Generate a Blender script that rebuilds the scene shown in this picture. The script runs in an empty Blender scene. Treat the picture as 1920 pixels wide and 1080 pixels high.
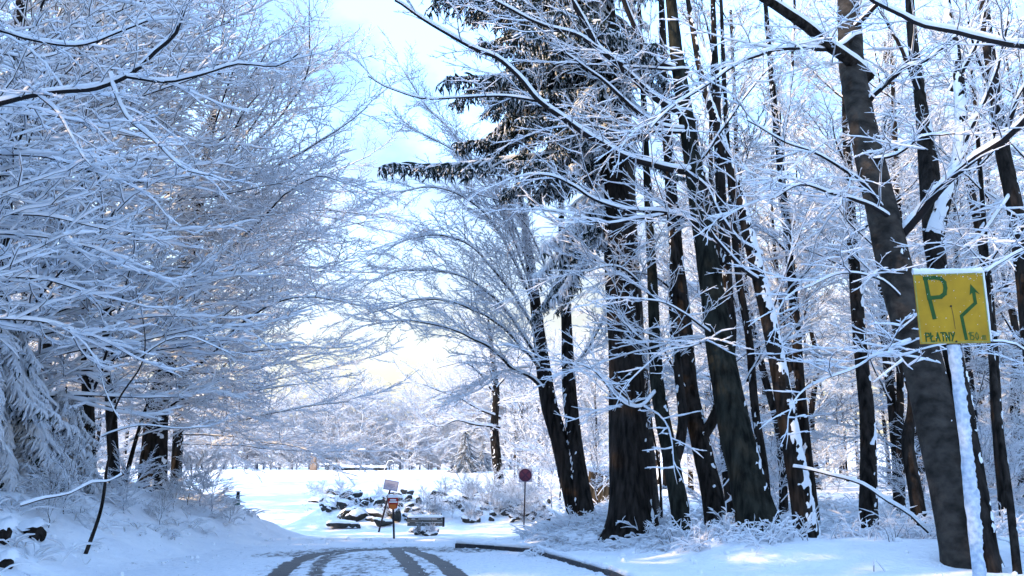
import bpy, math, random
import numpy as np
import bmesh
from mathutils import Matrix, Vector
R = math.radians
random.seed(7); rng = np.random.default_rng(7)
sc = bpy.context.scene
col = sc.collection
# ------------------------------------------------------------------ camera
F = 1700.0 / 1920.0; PITCH = R(12.0); EYE = 1.3
cam_d = bpy.data.cameras.new('camera'); cam = bpy.data.objects.new('camera', cam_d); col.objects.link(cam)
cam_d.sensor_width = 36; cam_d.lens = 36 * F; cam_d.clip_start = .05; cam_d.clip_end = 4000
cam.location = (0, 0, EYE); cam.rotation_euler = (R(90) + PITCH, 0, 0); sc.camera = cam
# ------------------------------------------------------------------ light
SUN_EL, SUN_AZ = R(28), R(-112)          # azimuth measured from +Y towards +X
SKY = .12; SUNP = 4.1; EXPO = .90
w = bpy.data.worlds.new('World'); sc.world = w; w.use_nodes = True
nt = w.node_tree; nt.nodes.clear(); N = nt.nodes.new; Lk = nt.links.new
sky = N('ShaderNodeTexSky'); sky.sky_type = 'NISHITA'; sky.sun_disc = False
sky.sun_elevation = SUN_EL; sky.sun_rotation = SUN_AZ; sky.air_density = 1.0; sky.dust_density = 2.2; sky.ozone_density = 3.0
tc = N('ShaderNodeTexCoord')
mp = N('ShaderNodeMapping'); mp.inputs['Scale'].default_value = (1.0, 1.0, 1.9); mp.inputs['Location'].default_value = (.35, .0, .2)
n1 = N('ShaderNodeTexNoise'); n1.inputs['Scale'].default_value = 2.6; n1.inputs['Detail'].default_value = 8; n1.inputs['Roughness'].default_value = .55
rp = N('ShaderNodeValToRGB'); rp.color_ramp.elements[0].position = .38; rp.color_ramp.elements[1].position = .56
cl = N('ShaderNodeMixRGB'); cl.blend_type = 'MIX'
# cloud radiance: white, thicker glow on the side of the low sun (follows the sky's own brightness)
cb = N('ShaderNodeMixRGB'); cb.blend_type = 'ADD'; cb.inputs[0].default_value = 1.0; cb.inputs[2].default_value = (4.6, 4.5, 4.2, 1)
sc1 = N('ShaderNodeMixRGB'); sc1.blend_type = 'MULTIPLY'; sc1.inputs[0].default_value = 1; sc1.inputs[2].default_value = (2.3, 2.2, 2.1, 1)
bg = N('ShaderNodeBackground'); bg.inputs[1].default_value = SKY
out = N('ShaderNodeOutputWorld')
Lk(tc.outputs['Generated'], mp.inputs[0]); Lk(mp.outputs[0], n1.inputs['Vector']); Lk(n1.outputs[0], rp.inputs[0])
Lk(sky.outputs[0], sc1.inputs[1]); Lk(sc1.outputs[0], cb.inputs[1])
sep = N('ShaderNodeSeparateXYZ'); hz = N('ShaderNodeMapRange'); hz.inputs[1].default_value = .42; hz.inputs[2].default_value = .08; hz.clamp = True
Lk(tc.outputs['Generated'], sep.inputs[0]); Lk(sep.outputs[2], hz.inputs[0]); Lk(rp.outputs[0], cl.inputs[0])
mist = N('ShaderNodeMixRGB'); mist.inputs[2].default_value = (8.2, 4.95, 2.5, 1)   # warm winter mist all round the horizon
Lk(hz.outputs[0], mist.inputs[0]); Lk(cl.outputs[0], mist.inputs[1]); Lk(sky.outputs[0], cl.inputs[1]); Lk(cb.outputs[0], cl.inputs[2])
wb_ = N('ShaderNodeMixRGB'); wb_.blend_type = 'MULTIPLY'; wb_.inputs[0].default_value = 1; wb_.inputs[2].default_value = (.62, .97, 1.40, 1)   # the camera's cold white balance
Lk(mist.outputs[0], wb_.inputs[1]); Lk(wb_.outputs[0], bg.inputs[0]); Lk(bg.outputs[0], out.inputs[0])
sd = bpy.data.lights.new('sun', 'SUN'); sd.energy = SUNP; sd.angle = R(.6); sd.color = (1, .66, .31)
sun = bpy.data.objects.new('sun', sd); col.objects.link(sun)
sv = Vector((math.sin(SUN_AZ) * math.cos(SUN_EL), math.cos(SUN_AZ) * math.cos(SUN_EL), math.sin(SUN_EL)))
sun.rotation_euler = sv.to_track_quat('Z', 'Y').to_euler(); sun.location = (-60, -40, 40)
sc.view_settings.view_transform = 'Standard'; sc.view_settings.look = 'None'
sc.view_settings.exposure = EXPO; sc.view_settings.gamma = 1; sc.view_settings.use_curve_mapping = False
sc.render.engine = 'CYCLES'
try:
    sc.cycles.max_bounces = 6; sc.cycles.diffuse_bounces = 4; sc.cycles.transmission_bounces = 3; sc.cycles.transparent_max_bounces = 4
except Exception: pass

# ------------------------------------------------------------------ materials
def mat(name, base, rough=.8, var=None, scale=6., bump=0., bscale=30., spec=.2, transl=0., stretch=None, detail=5):
    m = bpy.data.materials.new(name); m.use_nodes = True; t = m.node_tree; b = t.nodes['Principled BSDF']
    b.inputs['Roughness'].default_value = rough; b.inputs['Base Color'].default_value = (*base, 1)
    b.inputs['Specular IOR Level'].default_value = spec
    co = t.nodes.new('ShaderNodeTexCoord'); mpp = t.nodes.new('ShaderNodeMapping'); t.links.new(co.outputs['Object'], mpp.inputs[0])
    if stretch: mpp.inputs['Scale'].default_value = stretch
    if var:
        n = t.nodes.new('ShaderNodeTexNoise'); n.inputs['Scale'].default_value = scale; n.inputs['Detail'].default_value = detail
        r = t.nodes.new('ShaderNodeValToRGB'); r.color_ramp.elements[0].position = .35; r.color_ramp.elements[1].position = .65
        r.color_ramp.elements[0].color = (*base, 1); r.color_ramp.elements[1].color = (*var, 1)
        t.links.new(mpp.outputs[0], n.inputs['Vector']); t.links.new(n.outputs[0], r.inputs[0]); t.links.new(r.outputs[0], b.inputs['Base Color'])
    if bump:
        n = t.nodes.new('ShaderNodeTexNoise'); n.inputs['Scale'].default_value = bscale; n.inputs['Detail'].default_value = 6
        bm = t.nodes.new('ShaderNodeBump'); bm.inputs['Strength'].default_value = 1.0; bm.inputs['Distance'].default_value = bump
        t.links.new(mpp.outputs[0], n.inputs['Vector']); t.links.new(n.outputs[0], bm.inputs['Height']); t.links.new(bm.outputs[0], b.inputs['Normal'])
    if transl:
        tr = t.nodes.new('ShaderNodeBsdfTranslucent'); tr.inputs[0].default_value = (.9, .9, .92, 1)
        mx = t.nodes.new('ShaderNodeMixShader'); mx.inputs[0].default_value = transl
        o = t.nodes['Material Output']
        t.links.new(b.outputs[0], mx.inputs[1]); t.links.new(tr.outputs[0], mx.inputs[2]); t.links.new(mx.outputs[0], o.inputs[0])
    return m
M = {}
M['snow'] = mat('ground snow', (.80, .83, .88), .7, (.88, .90, .93), 1.3, .05, 9., .25)
M['snow_twig'] = mat('twig snow', (.84, .87, .92), .8, transl=.22)
M['frost_bark'] = mat('hoarfrosted bark', (.13, .16, .23), .9, (.36, .40, .47), 5., transl=.1)
M['snow_limb'] = mat('limb snow', (.84, .87, .91), .8, transl=.08, bump=.012, bscale=25)
M['twig'] = mat('twig bark', (.016, .014, .015), .9)
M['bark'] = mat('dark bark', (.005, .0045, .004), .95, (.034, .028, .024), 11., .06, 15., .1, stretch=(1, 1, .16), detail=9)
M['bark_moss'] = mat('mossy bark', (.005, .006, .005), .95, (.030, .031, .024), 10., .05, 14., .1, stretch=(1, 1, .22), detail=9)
M['bark_grey'] = mat('grey beech bark', (.016, .014, .012), .85, (.060, .051, .043), 6., .03, 12., .15, stretch=(.8, .8, 1.0), detail=10)
M['needle'] = mat('needles', (.010, .021, .019), .8, (.022, .038, .036), 3.)
M['needle_frost'] = mat('frosted needles', (.20, .26, .32), .8, (.45, .52, .60), 6.)
M['rock'] = mat('dark rock', (.018, .020, .021), .85, (.055, .056, .052), 4., .03, 12.)
M['kerbstone'] = mat('wet kerb stone', (.020, .022, .028), .6, (.045, .046, .05), 8., .01, 30.)
M['yellow'] = mat('yellow sign paint', (.36, .20, .012), .6, (.48, .27, .014), 5., .002, 40.)
M['green_paint'] = mat('green sign paint', (.016, .065, .012), .6, (.03, .09, .018), 20.)
M['green_thin'] = mat('thin green sign paint', (.06, .10, .015), .6, (.16, .14, .02), 30.)
M['olive_edge'] = mat('grimy yellow edge', (.24, .22, .05), .7, (.34, .30, .07), 20.)
M['steel'] = mat('galvanised steel', (.16, .18, .20), .5, (.25, .27, .29), 8.)
M['iron'] = mat('dark iron', (.018, .016, .022), .6)
M['plate_back'] = mat('pale plate', (.26, .27, .34), .6, (.34, .34, .40), 9.)
M['print_grey'] = mat('faded print', (.16, .16, .26), .7)
M['red'] = mat('red plate', (.36, .020, .012), .5, (.28, .018, .012), 9.)
M['orange'] = mat('orange paint', (.52, .13, .025), .5)
M['white'] = mat('white paint', (.75, .75, .76), .5)
M['maroon'] = mat('faded maroon', (.050, .013, .030), .6, (.075, .02, .04), 9.)
M['wood'] = mat('weathered wood', (.055, .058, .055), .85, (.16, .17, .165), 6., .01, 30., stretch=(.4, 6, 6))
M['wood_brown'] = mat('brown palisade wood', (.10, .065, .035), .9, (.20, .14, .08), 4., .02, 14., stretch=(1, 1, .3))
M['stone_warm'] = mat('warm stone', (.20, .14, .10), .9, (.30, .23, .18), 2.)
M['bin_green'] = mat('green plastic', (.010, .10, .075), .5)
M['grass'] = mat('frosted grass', (.50, .46, .42), .9, (.72, .70, .68), 5., transl=.2)
M['leaf'] = mat('withered leaf', (.12, .055, .025), .8, (.2, .1, .05), 12.)

# road: packed snow over asphalt, bare along the tyre tracks (attribute "track")
def road_mat():
    m = bpy.data.materials.new('road snow and asphalt'); m.use_nodes = True; t = m.node_tree; b = t.nodes['Principled BSDF']; n_ = t.nodes.new; l = t.links.new
    at = n_('ShaderNodeAttribute'); at.attribute_name = 'track'
    co = n_('ShaderNodeTexCoord')
    n1 = n_('ShaderNodeTexNoise'); n1.inputs['Scale'].default_value = 9; n1.inputs['Detail'].default_value = 8; n1.inputs['Roughness'].default_value = .7
    mpp = n_('ShaderNodeMapping'); mpp.inputs['Scale'].default_value = (1, .45, 1)
    l(co.outputs['Object'], mpp.inputs[0]); l(mpp.outputs[0], n1.inputs['Vector'])
    ad = n_('ShaderNodeMath'); ad.operation = 'MULTIPLY_ADD'; ad.inputs[1].default_value = 1.5; ad.inputs[2].default_value = -.75
    l(n1.outputs[0], ad.inputs[0])
    s = n_('ShaderNodeMath'); s.operation = 'ADD'; l(at.outputs['Fac'], s.inputs[0]); l(ad.outputs[0], s.inputs[1])
    r = n_('ShaderNodeValToRGB'); r.color_ramp.elements[0].position = .34; r.color_ramp.elements[1].position = .60
    l(s.outputs[0], r.inputs[0])
    n2 = n_('ShaderNodeTexNoise'); n2.inputs['Scale'].default_value = 60; n2.inputs['Detail'].default_value = 4; l(co.outputs['Object'], n2.inputs['Vector'])
    asph = n_('ShaderNodeValToRGB'); asph.color_ramp.elements[0].color = (.010, .012, .015, 1); asph.color_ramp.elements[1].color = (.038, .042, .050, 1); l(n2.outputs[0], asph.inputs[0])
    sn = n_('ShaderNodeValToRGB'); sn.color_ramp.elements[0].color = (.66, .70, .76, 1); sn.color_ramp.elements[1].color = (.86, .88, .92, 1)
    sn.color_ramp.elements[0].position = .3; sn.color_ramp.elements[1].position = .6; l(n1.outputs[0], sn.inputs[0])
    mx = n_('ShaderNodeMixRGB'); l(r.outputs[0], mx.inputs[0]); l(sn.outputs[0], mx.inputs[1]); l(asph.outputs[0], mx.inputs[2]); l(mx.outputs[0], b.inputs['Base Color'])
    rr = n_('ShaderNodeMapRange'); rr.inputs[3].default_value = .75; rr.inputs[4].default_value = .55; l(r.outputs[0], rr.inputs[0]); l(rr.outputs[0], b.inputs['Roughness'])
    bm = n_('ShaderNodeBump'); bm.inputs['Distance'].default_value = .03; l(n1.outputs[0], bm.inputs['Height']); l(bm.outputs[0], b.inputs['Normal'])
    return m
M['road'] = road_mat()

# ------------------------------------------------------------------ numpy noise
def _h(ix, iy, iz, seed):
    n = (ix.astype(np.int64) * 374761393 + iy.astype(np.int64) * 668265263 + iz.astype(np.int64) * 2147483647 + seed * 974634777) & 0xffffffff
    n = ((n ^ (n >> 13)) * 1274126177) & 0xffffffff
    n = n ^ (n >> 16)
    return (n & 0xffff) / 65535.0
def vnoise(x, y, z, seed=0):
    x = np.asarray(x, float); y = np.asarray(y, float) + 0 * x; z = np.asarray(z, float) + 0 * x
    ix, iy, iz = np.floor(x), np.floor(y), np.floor(z); fx, fy, fz = x - ix, y - iy, z - iz
    fx = fx * fx * (3 - 2 * fx); fy = fy * fy * (3 - 2 * fy); fz = fz * fz * (3 - 2 * fz)
    def L(a, b, t): return a + (b - a) * t
    r = [[_h(ix + i, iy + j, iz, seed) * (1 - fz) + _h(ix + i, iy + j, iz + 1, seed) * fz for j in (0, 1)] for i in (0, 1)]
    return L(L(r[0][0], r[0][1], fy), L(r[1][0], r[1][1], fy), fx) * 2 - 1
def fbm(x, y, z=0., o=4, seed=0):
    s = 0; a = .5
    for i in range(o):
        s = s + a * vnoise(x * 2 ** i, y * 2 ** i, np.asarray(z) * 2 ** i, seed + i); a *= .5
    return s
def ss(a, b, x):
    t = np.clip((x - a) / (b - a), 0, 1); return t * t * (3 - 2 * t)

# ------------------------------------------------------------------ pixels of the photograph to points of the place
def W(px, py, d):
    a = (px - 960) / 1700; b = (540 - py) / 1700
    dy = math.cos(PITCH) - b * math.sin(PITCH); dz = math.sin(PITCH) + b * math.cos(PITCH)
    k = d / dy
    return np.array((a * k, d, EYE + dz * k))
def onplane(px, py, z=0.):
    p1 = W(px, py, 10.); s = (z - EYE) / (p1[2] - EYE); return np.array((p1[0] * s, 10 * s, z))
kerb_px = [(852, 1021), (900, 1024), (935, 1026), (985, 1029), (1030, 1042), (1075, 1055), (1120, 1068), (1157, 1080)]
kerb_pts = [onplane(*p, .06) for p in kerb_px]
kerb_pts = sorted(kerb_pts, key=lambda p: p[1])
k0 = kerb_pts[0]; kerb_pts = [np.array((k0[0] + .9, 3., .06)), np.array((k0[0] + .45, 8., .06))] + kerb_pts
KY = np.array([p[1] for p in kerb_pts]); KX = np.array([p[0] for p in kerb_pts])

KEND = KY[-1]
def kerbx(y): return np.interp(y, KY, KX)
Zy = np.array([-60, 0, 17, 19, 22, 26, 31, 36, 42, 48, 60, 80, 100, 112, 125, 160, 260, 400, 2500.])
Zz = np.array([0, 0, 0, -.01, -.08, -.28, -.55, -.70, -.68, -.45, .25, 1.35, 2.3, 2.6, 2.6, 4.5, 12, 16, 18.])
def H(x, y, fine=True):
    x = np.asarray(x, float); y = np.asarray(y, float) + 0 * x
    z = np.interp(y, Zy, Zz) * .5 + np.interp(y - 1.5, Zy, Zz) * .25 + np.interp(y + 1.5, Zy, Zz) * .25
    # right: pavement and wood floor
    edge = np.where(y < KEND, kerbx(y), KX[-1] + (y - KEND) * .135)
    tr = np.where(y < KEND, ss(-.02, .10, x - edge), ss(-.3, 1.6 + .03 * (y - KEND), x - edge))
    zr = .10 + .31 * ss(12.6, 14.8, y) * ss(1.0, 2.8, x - edge) - .10 * ss(18, 26, y) + .012 * np.clip(y - 26, 0, 60) + .25 * ss(6, 14, x) * ss(20, 34, y)
    z = z * (1 - tr) + np.maximum(zr, np.where(y > 50, z, zr)) * tr
    # left bank
    lb = ss(-5.6, -8.6, x - .10 * (fbm(x * .6, y * .6, 0, 3, 5) * 5)) * (1 - ss(25.5, 30.5, y) * ss(0, 5, x + 17 + .55 * np.clip(y - 29, 0, 200)))
    z = z + lb * (1.08 + .45 * ss(-8.5, -13, x) - np.clip(z, -1, 1) * .6) + lb * .25 * fbm(x * .9, y * .9, 0, 3, 8)
    # stony bank across the end of the road
    bx = ss(-10.4, -7.2, x) * (1 - ss(.4, 3.5, x))
    z = z + bx * 1.25 * np.exp(-((y - 41.5 - .5 * fbm(x * .5, 0 * x, 0, 2, 9)) / 2.3) ** 2)
    if fine:
        off = np.clip(np.maximum(ss(.1, 2.5, x - edge), lb + bx * .6), 0, 1)
        n = fbm(x * 1.6, y * 1.6, 0, 4, 21)
        z = z + n * (.012 + .10 * off * (ss(14, 18, y) * .7 + .3)) * (1 - .5 * ss(60, 100, y))
        z = z + .010 * fbm(x * 6, y * 6, 0, 3, 27) * np.clip(off + .25, 0, 1) * (1 - ss(30, 50, y))
        z = z + .12 * fbm(x * .12, y * .12, 0, 2, 33) * ss(30, 60, y)
    return z
def Hs(x, y): return float(H(np.array([x]), np.array([y]))[0])
def hit(px, py):
    d = np.linspace(9, 150, 5000); a = (px - 960) / 1700; b = (540 - py) / 1700
    dy = math.cos(PITCH) - b * math.sin(PITCH); dz = math.sin(PITCH) + b * math.cos(PITCH)
    x = a * d / dy; z = EYE + dz * d / dy; g = H(x, d)
    i = int(np.argmax(z < g)); i = i if (z < g).any() else len(d) - 1
    return np.array((x[i], d[i], g[i]))

# ------------------------------------------------------------------ mesh making
def mesh_np(name, v, f, mi, mats, smooth=True):
    """f: (n,4) int, a triangle repeats nothing: pass -1 in the last slot"""
    me = bpy.data.meshes.new(name)
    v = np.asarray(v, np.float32); f = np.asarray(f)
    me.vertices.add(len(v)); me.vertices.foreach_set('co', v.ravel())
    if f.shape[1] == 4 and (f[:, 3] >= 0).all():
        nl = 4; loops = f.ravel(); tot = np.full(len(f), 4)
    elif f.shape[1] == 3:
        loops = f.ravel(); tot = np.full(len(f), 3)
    else:
        msk = f >= 0; loops = f[msk]; tot = msk.sum(1)
    me.loops.add(len(loops)); me.loops.foreach_set('vertex_index', loops.astype(np.int32))
    me.polygons.add(len(f)); st = np.concatenate(([0], np.cumsum(tot)[:-1]))
    me.polygons.foreach_set('loop_start', st.astype(np.int32))
    for m in mats: me.materials.append(M[m] if isinstance(m, str) else m)
    if mi is not None: me.polygons.foreach_set('material_index', np.asarray(mi, np.int32))
    me.polygons.foreach_set('use_smooth', np.full(len(f), smooth))
    me.update(calc_edges=True)
    return me
def link(name, me, parent=None, loc=None, rot=None, scale=None):
    o = bpy.data.objects.new(name, me); col.objects.link(o)
    if parent is not None: o.parent = parent
    if loc is not None: o.location = loc
    if rot is not None: o.rotation_euler = rot
    if scale is not None: o.scale = scale
    return o
def tag(o, label=None, cat=None, group=None, kind=None):
    if label: o['label'] = label
    if cat: o['category'] = cat
    if group: o['group'] = group
    if kind: o['kind'] = kind
    return o
def thing(name, loc, label, cat, group=None, rz=0):
    o = bpy.data.objects.new(name, None); o.empty_display_size = .3; col.objects.link(o); o.location = loc; o.rotation_euler = (0, 0, rz)
    return tag(o, label, cat, group)

class Tubes:
    """many tapering tubes, bark below and snow on top; profile 3 (far), 5 (near), 11 (limb)"""
    def __init__(s): s.g = {}
    def add(s, P, r, sn): s.g.setdefault(len(P), []).append((np.asarray(P, float), np.asarray(r, float), np.asarray(sn, float)))
    def arrays(s, prof):
        V = []; Fc = []; MI = []; base = 0
        for k, lst in s.g.items():
            P = np.stack([a[0] for a in lst]); r = np.stack([a[1] for a in lst])[..., None]; sn = np.stack([a[2] for a in lst])[..., None]
            T = np.gradient(P, axis=1); T /= np.linalg.norm(T, axis=2, keepdims=True) + 1e-9
            side = np.cross(T, np.array((0, 0, 1.))); h = np.linalg.norm(side, axis=2, keepdims=True)
            side = np.where(h > .12, side / (h + 1e-9), np.cross(T, np.array((0., 1., 0.)))); side /= np.linalg.norm(side, axis=2, keepdims=True) + 1e-9
            up = np.cross(side, T)
            e = sn * (.32 + .68 * h)
            if prof == 3: cx = [-r - .25 * e, r + .25 * e, 0 * r]; cy = [-r, -r, r + e]; mm = [0, 1, 1]
            elif prof == 5:
                wd = r + .42 * e
                cx = [-.9 * r, .9 * r, wd, 0 * r, -wd]; cy = [-r, -r, .35 * e, r + e, .35 * e]; mm = [0, 1, 1, 1, 1]
            else:
                an = [180, 216, 252, 288, 324, 360]; cx = [r * math.cos(R(a)) for a in an]; cy = [r * math.sin(R(a)) for a in an]
                wd = r * 1.02 + .22 * e
                cx += [wd, wd * .62, 0 * r, -wd * .62, -wd]; cy += [.25 * r + .3 * e, r * .8 + .85 * e, r + e, r * .8 + .85 * e, .25 * r + .3 * e]
                mm = [0] * 5 + [1] * 6
            q = len(cx); cx = np.stack(cx, 2); cy = np.stack(cy, 2)      # n,k,q,1
            v = P[:, :, None, :] + side[:, :, None, :] * cx + up[:, :, None, :] * cy
            n = len(lst); V.append(v.reshape(-1, 3))
            idx = np.arange(n * k * q).reshape(n, k, q) + base; base += n * k * q
            a = idx[:, :-1, :]; b = idx[:, 1:, :]
            f = np.stack((a, np.roll(a, -1, 2), np.roll(b, -1, 2), b), -1)
            Fc.append(f.reshape(-1, 4)); MI.append(np.tile(np.array(mm), n * (k - 1)))
        return np.concatenate(V), np.concatenate(Fc), np.concatenate(MI)
    def mesh(s, name, prof, mats=('twig', 'snow_twig'), smooth=True):
        v, f, m = s.arrays(prof); return mesh_np(name, v, f, m, mats, smooth)

def nrm(v): v = np.asarray(v, float); return v / (np.linalg.norm(v) + 1e-12)
def wander(p, d, L, n, wob, lift=0.):
    pts = [np.array(p, float)]; d = nrm(d)
    for i in range(n):
        d = nrm(d + rng.normal(0, wob, 3) * (1, 1, .7) + np.array((0, 0, lift))); pts.append(pts[-1] + d * L / n)
    return pts, d
def rotz(d, a): c, s = math.cos(a), math.sin(a); return np.array((d[0] * c - d[1] * s, d[0] * s + d[1] * c, d[2]))

def branchy(T, p, d, L, lvl, r, sn, dens=1., lift=.0, spread=50, flat=.35, step=.16, dr=.5, ds=.86):
    """one branch with its twigs; lvl 0 = bare twig"""
    n = max(2, min(9, int(L / step)))
    pts, de = wander(p, d, L, n, .13 if lvl else .18, lift)
    k = n + 1; t = np.linspace(0, 1, k)
    rr = r * (1 - .72 * t) ; s_ = sn * (1 - .35 * t) * (.55 + .95 * rng.random(k)); s_[-1] *= .45; rr[-1] *= .4
    T.add(pts, rr, s_)
    if lvl <= 0: return pts
    m = max(2, int(L * dens * (4.6 if lvl > 1 else 7.5)))
    sg = 1 if rng.random() < .5 else -1
    for j in range(m):
        u = (.10 + .88 * (j + rng.random() * .7) / m) * n; i = min(int(u), n - 1); q = pts[i] + (pts[i + 1] - pts[i]) * (u - i)
        dd = nrm(pts[i + 1] - pts[i]); sg = -sg
        nd = rotz(dd, sg * R(rng.uniform(spread - 18, spread + 15))); nd[2] = nd[2] * .6 + rng.normal(.08, flat)
        ll = L * rng.uniform(.28, .52) * (1.08 - .62 * u / n)
        branchy(T, q, nd, ll, lvl - 1, max(r * dr, .0035), sn * ds, dens, lift, spread, flat, step, dr, ds)
    return pts

# -------- library of sprays: families by inclination, shared by every tree
LIB = {}
def make_lib():
    for fam, inc in (('low', -12), ('flat', 8), ('rise', 34), ('steep', 62)):
        for q, (prof, L, lvl, r, sn, dens, step) in dict(
                near=(5, 2.6, 3, .014, .034, .66, .17),      # thick-snowed, close to the camera
                fine=(5, 3.3, 3, .014, .032, .80, .22),      # dense, middle distance
                thick=(5, 2.8, 3, .019, .078, .46, .22),     # heavily laden
                far=(3, 3.0, 3, .013, .030, .62, .30)).items():
            for v in range(4 if fam != 'low' else 3):
                T = Tubes(); d = (math.cos(R(inc)), 0, math.sin(R(inc)))
                branchy(T, (0, 0, 0), d, L, lvl, r, sn, dens, .015 if inc > 0 else -.02, 46, .22, step, *((.72, .90) if q == 'thick' else (.6, .86)))
                LIB.setdefault((q, fam), []).append(T.mesh('branch_%s_%s' % (q, fam), prof))
make_lib()
def fam_of(inc): return 'low' if inc < -3 else 'flat' if inc < 20 else 'rise' if inc < 48 else 'steep'
def put_spray(parent, origin, p, az, inc, s, q):
    me = random.choice(LIB[(q, fam_of(inc))])
    sy = s if rng.random() < .5 else -s
    return link('branch', me, parent, tuple(np.asarray(p) - origin), (R(rng.uniform(-12, 12)), R(rng.uniform(-6, 6)), az), (s, sy, s * rng.uniform(.85, 1.1)))

def smooth_path(P, step, jit=0.):
    P = np.asarray(P, float); Q = np.vstack((2 * P[0] - P[1], P, 2 * P[-1] - P[-2])); o = []
    for i in range(1, len(Q) - 2):
        L = np.linalg.norm(Q[i + 1] - Q[i]); n = max(1, int(L / step))
        for j in range(n):
            t = j / n; a, b, c, d = Q[i - 1:i + 3]
            o.append(.5 * ((2 * b) + (c - a) * t + (2 * a - 5 * b + 4 * c - d) * t * t + (3 * b - 3 * c + d - a) * t ** 3))
    o.append(P[-1]); o = np.array(o)
    if jit:
        n = len(o); o[1:-1] += np.stack([fbm(np.arange(n) * .22, 0 * np.arange(n) + k * 7.3 + P[0][0], 0, 2, 50 + k) for k in range(3)], 1)[1:-1] * jit
    return o
def arclen(P): return np.concatenate(([0], np.cumsum(np.linalg.norm(np.diff(P, axis=0), axis=1))))

def limb(parent, origin, path, r0, r1, sn=.04, q='near', sprays=1.0, ssc=1.0, bark='twig', prof=11, skip=.15, name='limb', upish=.0, mesh_into=None):
    path = [np.asarray(a_, float) for a_ in path]; path = [path[0] - nrm(path[1] - path[0]) * (.12 + 2.2 * r0)] + path      # rooted inside the stem
    P = smooth_path(path, .14, .05); s = arclen(P); t = s / s[-1]
    r = r0 + (r1 - r0) * t ** .85
    k = len(P); var = .55 + .5 * np.clip(1 + 1.6 * fbm(np.arange(k) * .35, 0 * t + P[0][0] * 3, 0, 2, 77), .0, 2) * .9
    snn = (sn * (.7 + .3 * (1 - t))) * var; snn[-1] *= .3
    T = Tubes(); T.add(P - origin, r, snn)
    o = link(name, T.mesh(name, prof, (bark, 'snow_limb')), parent)
    L = s[-1]; n = int(L * 2.3 * sprays); sg = 1
    for j in range(n):
        u = skip + (1 - skip) * (j + rng.random() * .8) / max(n, 1); u = min(u, .985)
        i = min(int(np.searchsorted(t, u)), k - 2); i = max(i - 1, 0); d = nrm(P[i + 1] - P[i]); az = math.atan2(d[1], d[0]); inc = math.degrees(math.asin(d[2]))
        sg = -sg
        put_spray(parent, origin, P[i], az + sg * R(rng.uniform(22, 68)), inc * .6 + rng.normal(8 + upish, 14), ssc * rng.uniform(.45, .95) * (1.1 - .55 * u), q)
    d = nrm(P[-1] - P[-3]); put_spray(parent, origin, P[-2], math.atan2(d[1], d[0]), math.degrees(math.asin(d[2])), ssc * .6, q)
    return o

def trunk_mesh(path, radii, origin, sides=26, step=.06, bark='bark', snow=.25, sdir=(-1, -.4, 0), flare=.22, rough=.06, seed=1):
    P = smooth_path(path, step); s = arclen(P); t = s / s[-1]
    r = np.interp(t, np.linspace(0, 1, len(radii)), radii)
    r = r * (1 + flare * np.exp(-s / .35))
    T = np.gradient(P, axis=0); T /= np.linalg.norm(T, axis=1, keepdims=True)
    a = np.cross(T, (0, 1., 0)); a /= np.linalg.norm(a, axis=1, keepdims=True); b = np.cross(T, a)
    th = np.linspace(0, 2 * math.pi, sides, endpoint=False)
    dirs = a[:, None] * np.cos(th)[None, :, None] + b[:, None] * np.sin(th)[None, :, None]
    C = P[:, None] + dirs * r[:, None, None]
    n = fbm(C[..., 0] * 3 + seed, C[..., 1] * 3, C[..., 2] * .8, 3, seed) + .35 * fbm(C[..., 0] * 14, C[..., 1] * 14, C[..., 2] * 3, 2, seed + 3)
    fl = flare * np.exp(-s / .3)[:, None] * .9 * np.cos(th * 5 + seed)[None] * .4
    rad = r[:, None] * (1 + rough * 2.2 * n + fl)
    C = P[:, None] + dirs * rad[..., None]
    w_ = (dirs @ nrm(sdir)); w2 = w_ * .55
    k = len(P); idx = np.arange(k * sides).reshape(k, sides)
    A = idx[:-1]; B = idx[1:]
    f = np.stack((A, np.roll(A, -1, 1), np.roll(B, -1, 1), B), -1).reshape(-1, 4)
    me = mesh_np('trunk', C.reshape(-1, 3) - origin, f, None, (bark,))
    if snow <= 0: return me, None
    m = (fbm(C[..., 0] * 6, C[..., 1] * 6, C[..., 2] * 5, 4, seed + 9) * .95 + .85 * fbm(C[..., 0] * 24, C[..., 1] * 24, C[..., 2] * 20, 3, seed + 5) + w_ * .62 - 1.16 + snow * 1.5)
    off = np.clip(m * .05, -.012, .022) * min(1, radii[0] * 6)
    S = C + dirs * off[..., None]
    ok = (m > -.45); keep = (ok[:-1] | ok[1:] | np.roll(ok, -1, 1)[:-1] | np.roll(ok, -1, 1)[1:]).reshape(-1)
    f2 = f[keep]
    if len(f2) < 3: return me, None
    u_, inv = np.unique(f2, return_inverse=True)
    return me, mesh_np('snow_crust', (S.reshape(-1, 3) - origin)[u_], inv.reshape(-1, 4), None, ('snow_limb',))
def trunk(parent, origin, path, radii, name='trunk', **kw):
    me, cr = trunk_mesh(path, radii, origin, **kw); o = link(name, me, parent)
    if cr: link('snow_crust', cr, o)
    return o
DK = 1.0
def pathpx(L): return [W(p[0], p[1], p[2] * DK) for p in L]
def to_ground(path, sink=.25):
    """start a trunk below the snow surface under its first point"""
    p = np.array(path[0], float); g = Hs(p[0], p[1]); q = np.array(path[1]); d = nrm(q - p)
    k = (g - sink - p[2]) / d[2]; path[0] = p + d * k; return path, g
def tree(name, label, cat, path, radii, group=None, **kw):
    path = list(path); path, g = to_ground(path); o = np.array((path[0][0], path[0][1], g))
    e = thing(name, tuple(o), label, cat, group); trunk(e, o, path, radii, **kw); return e, o, path

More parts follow.
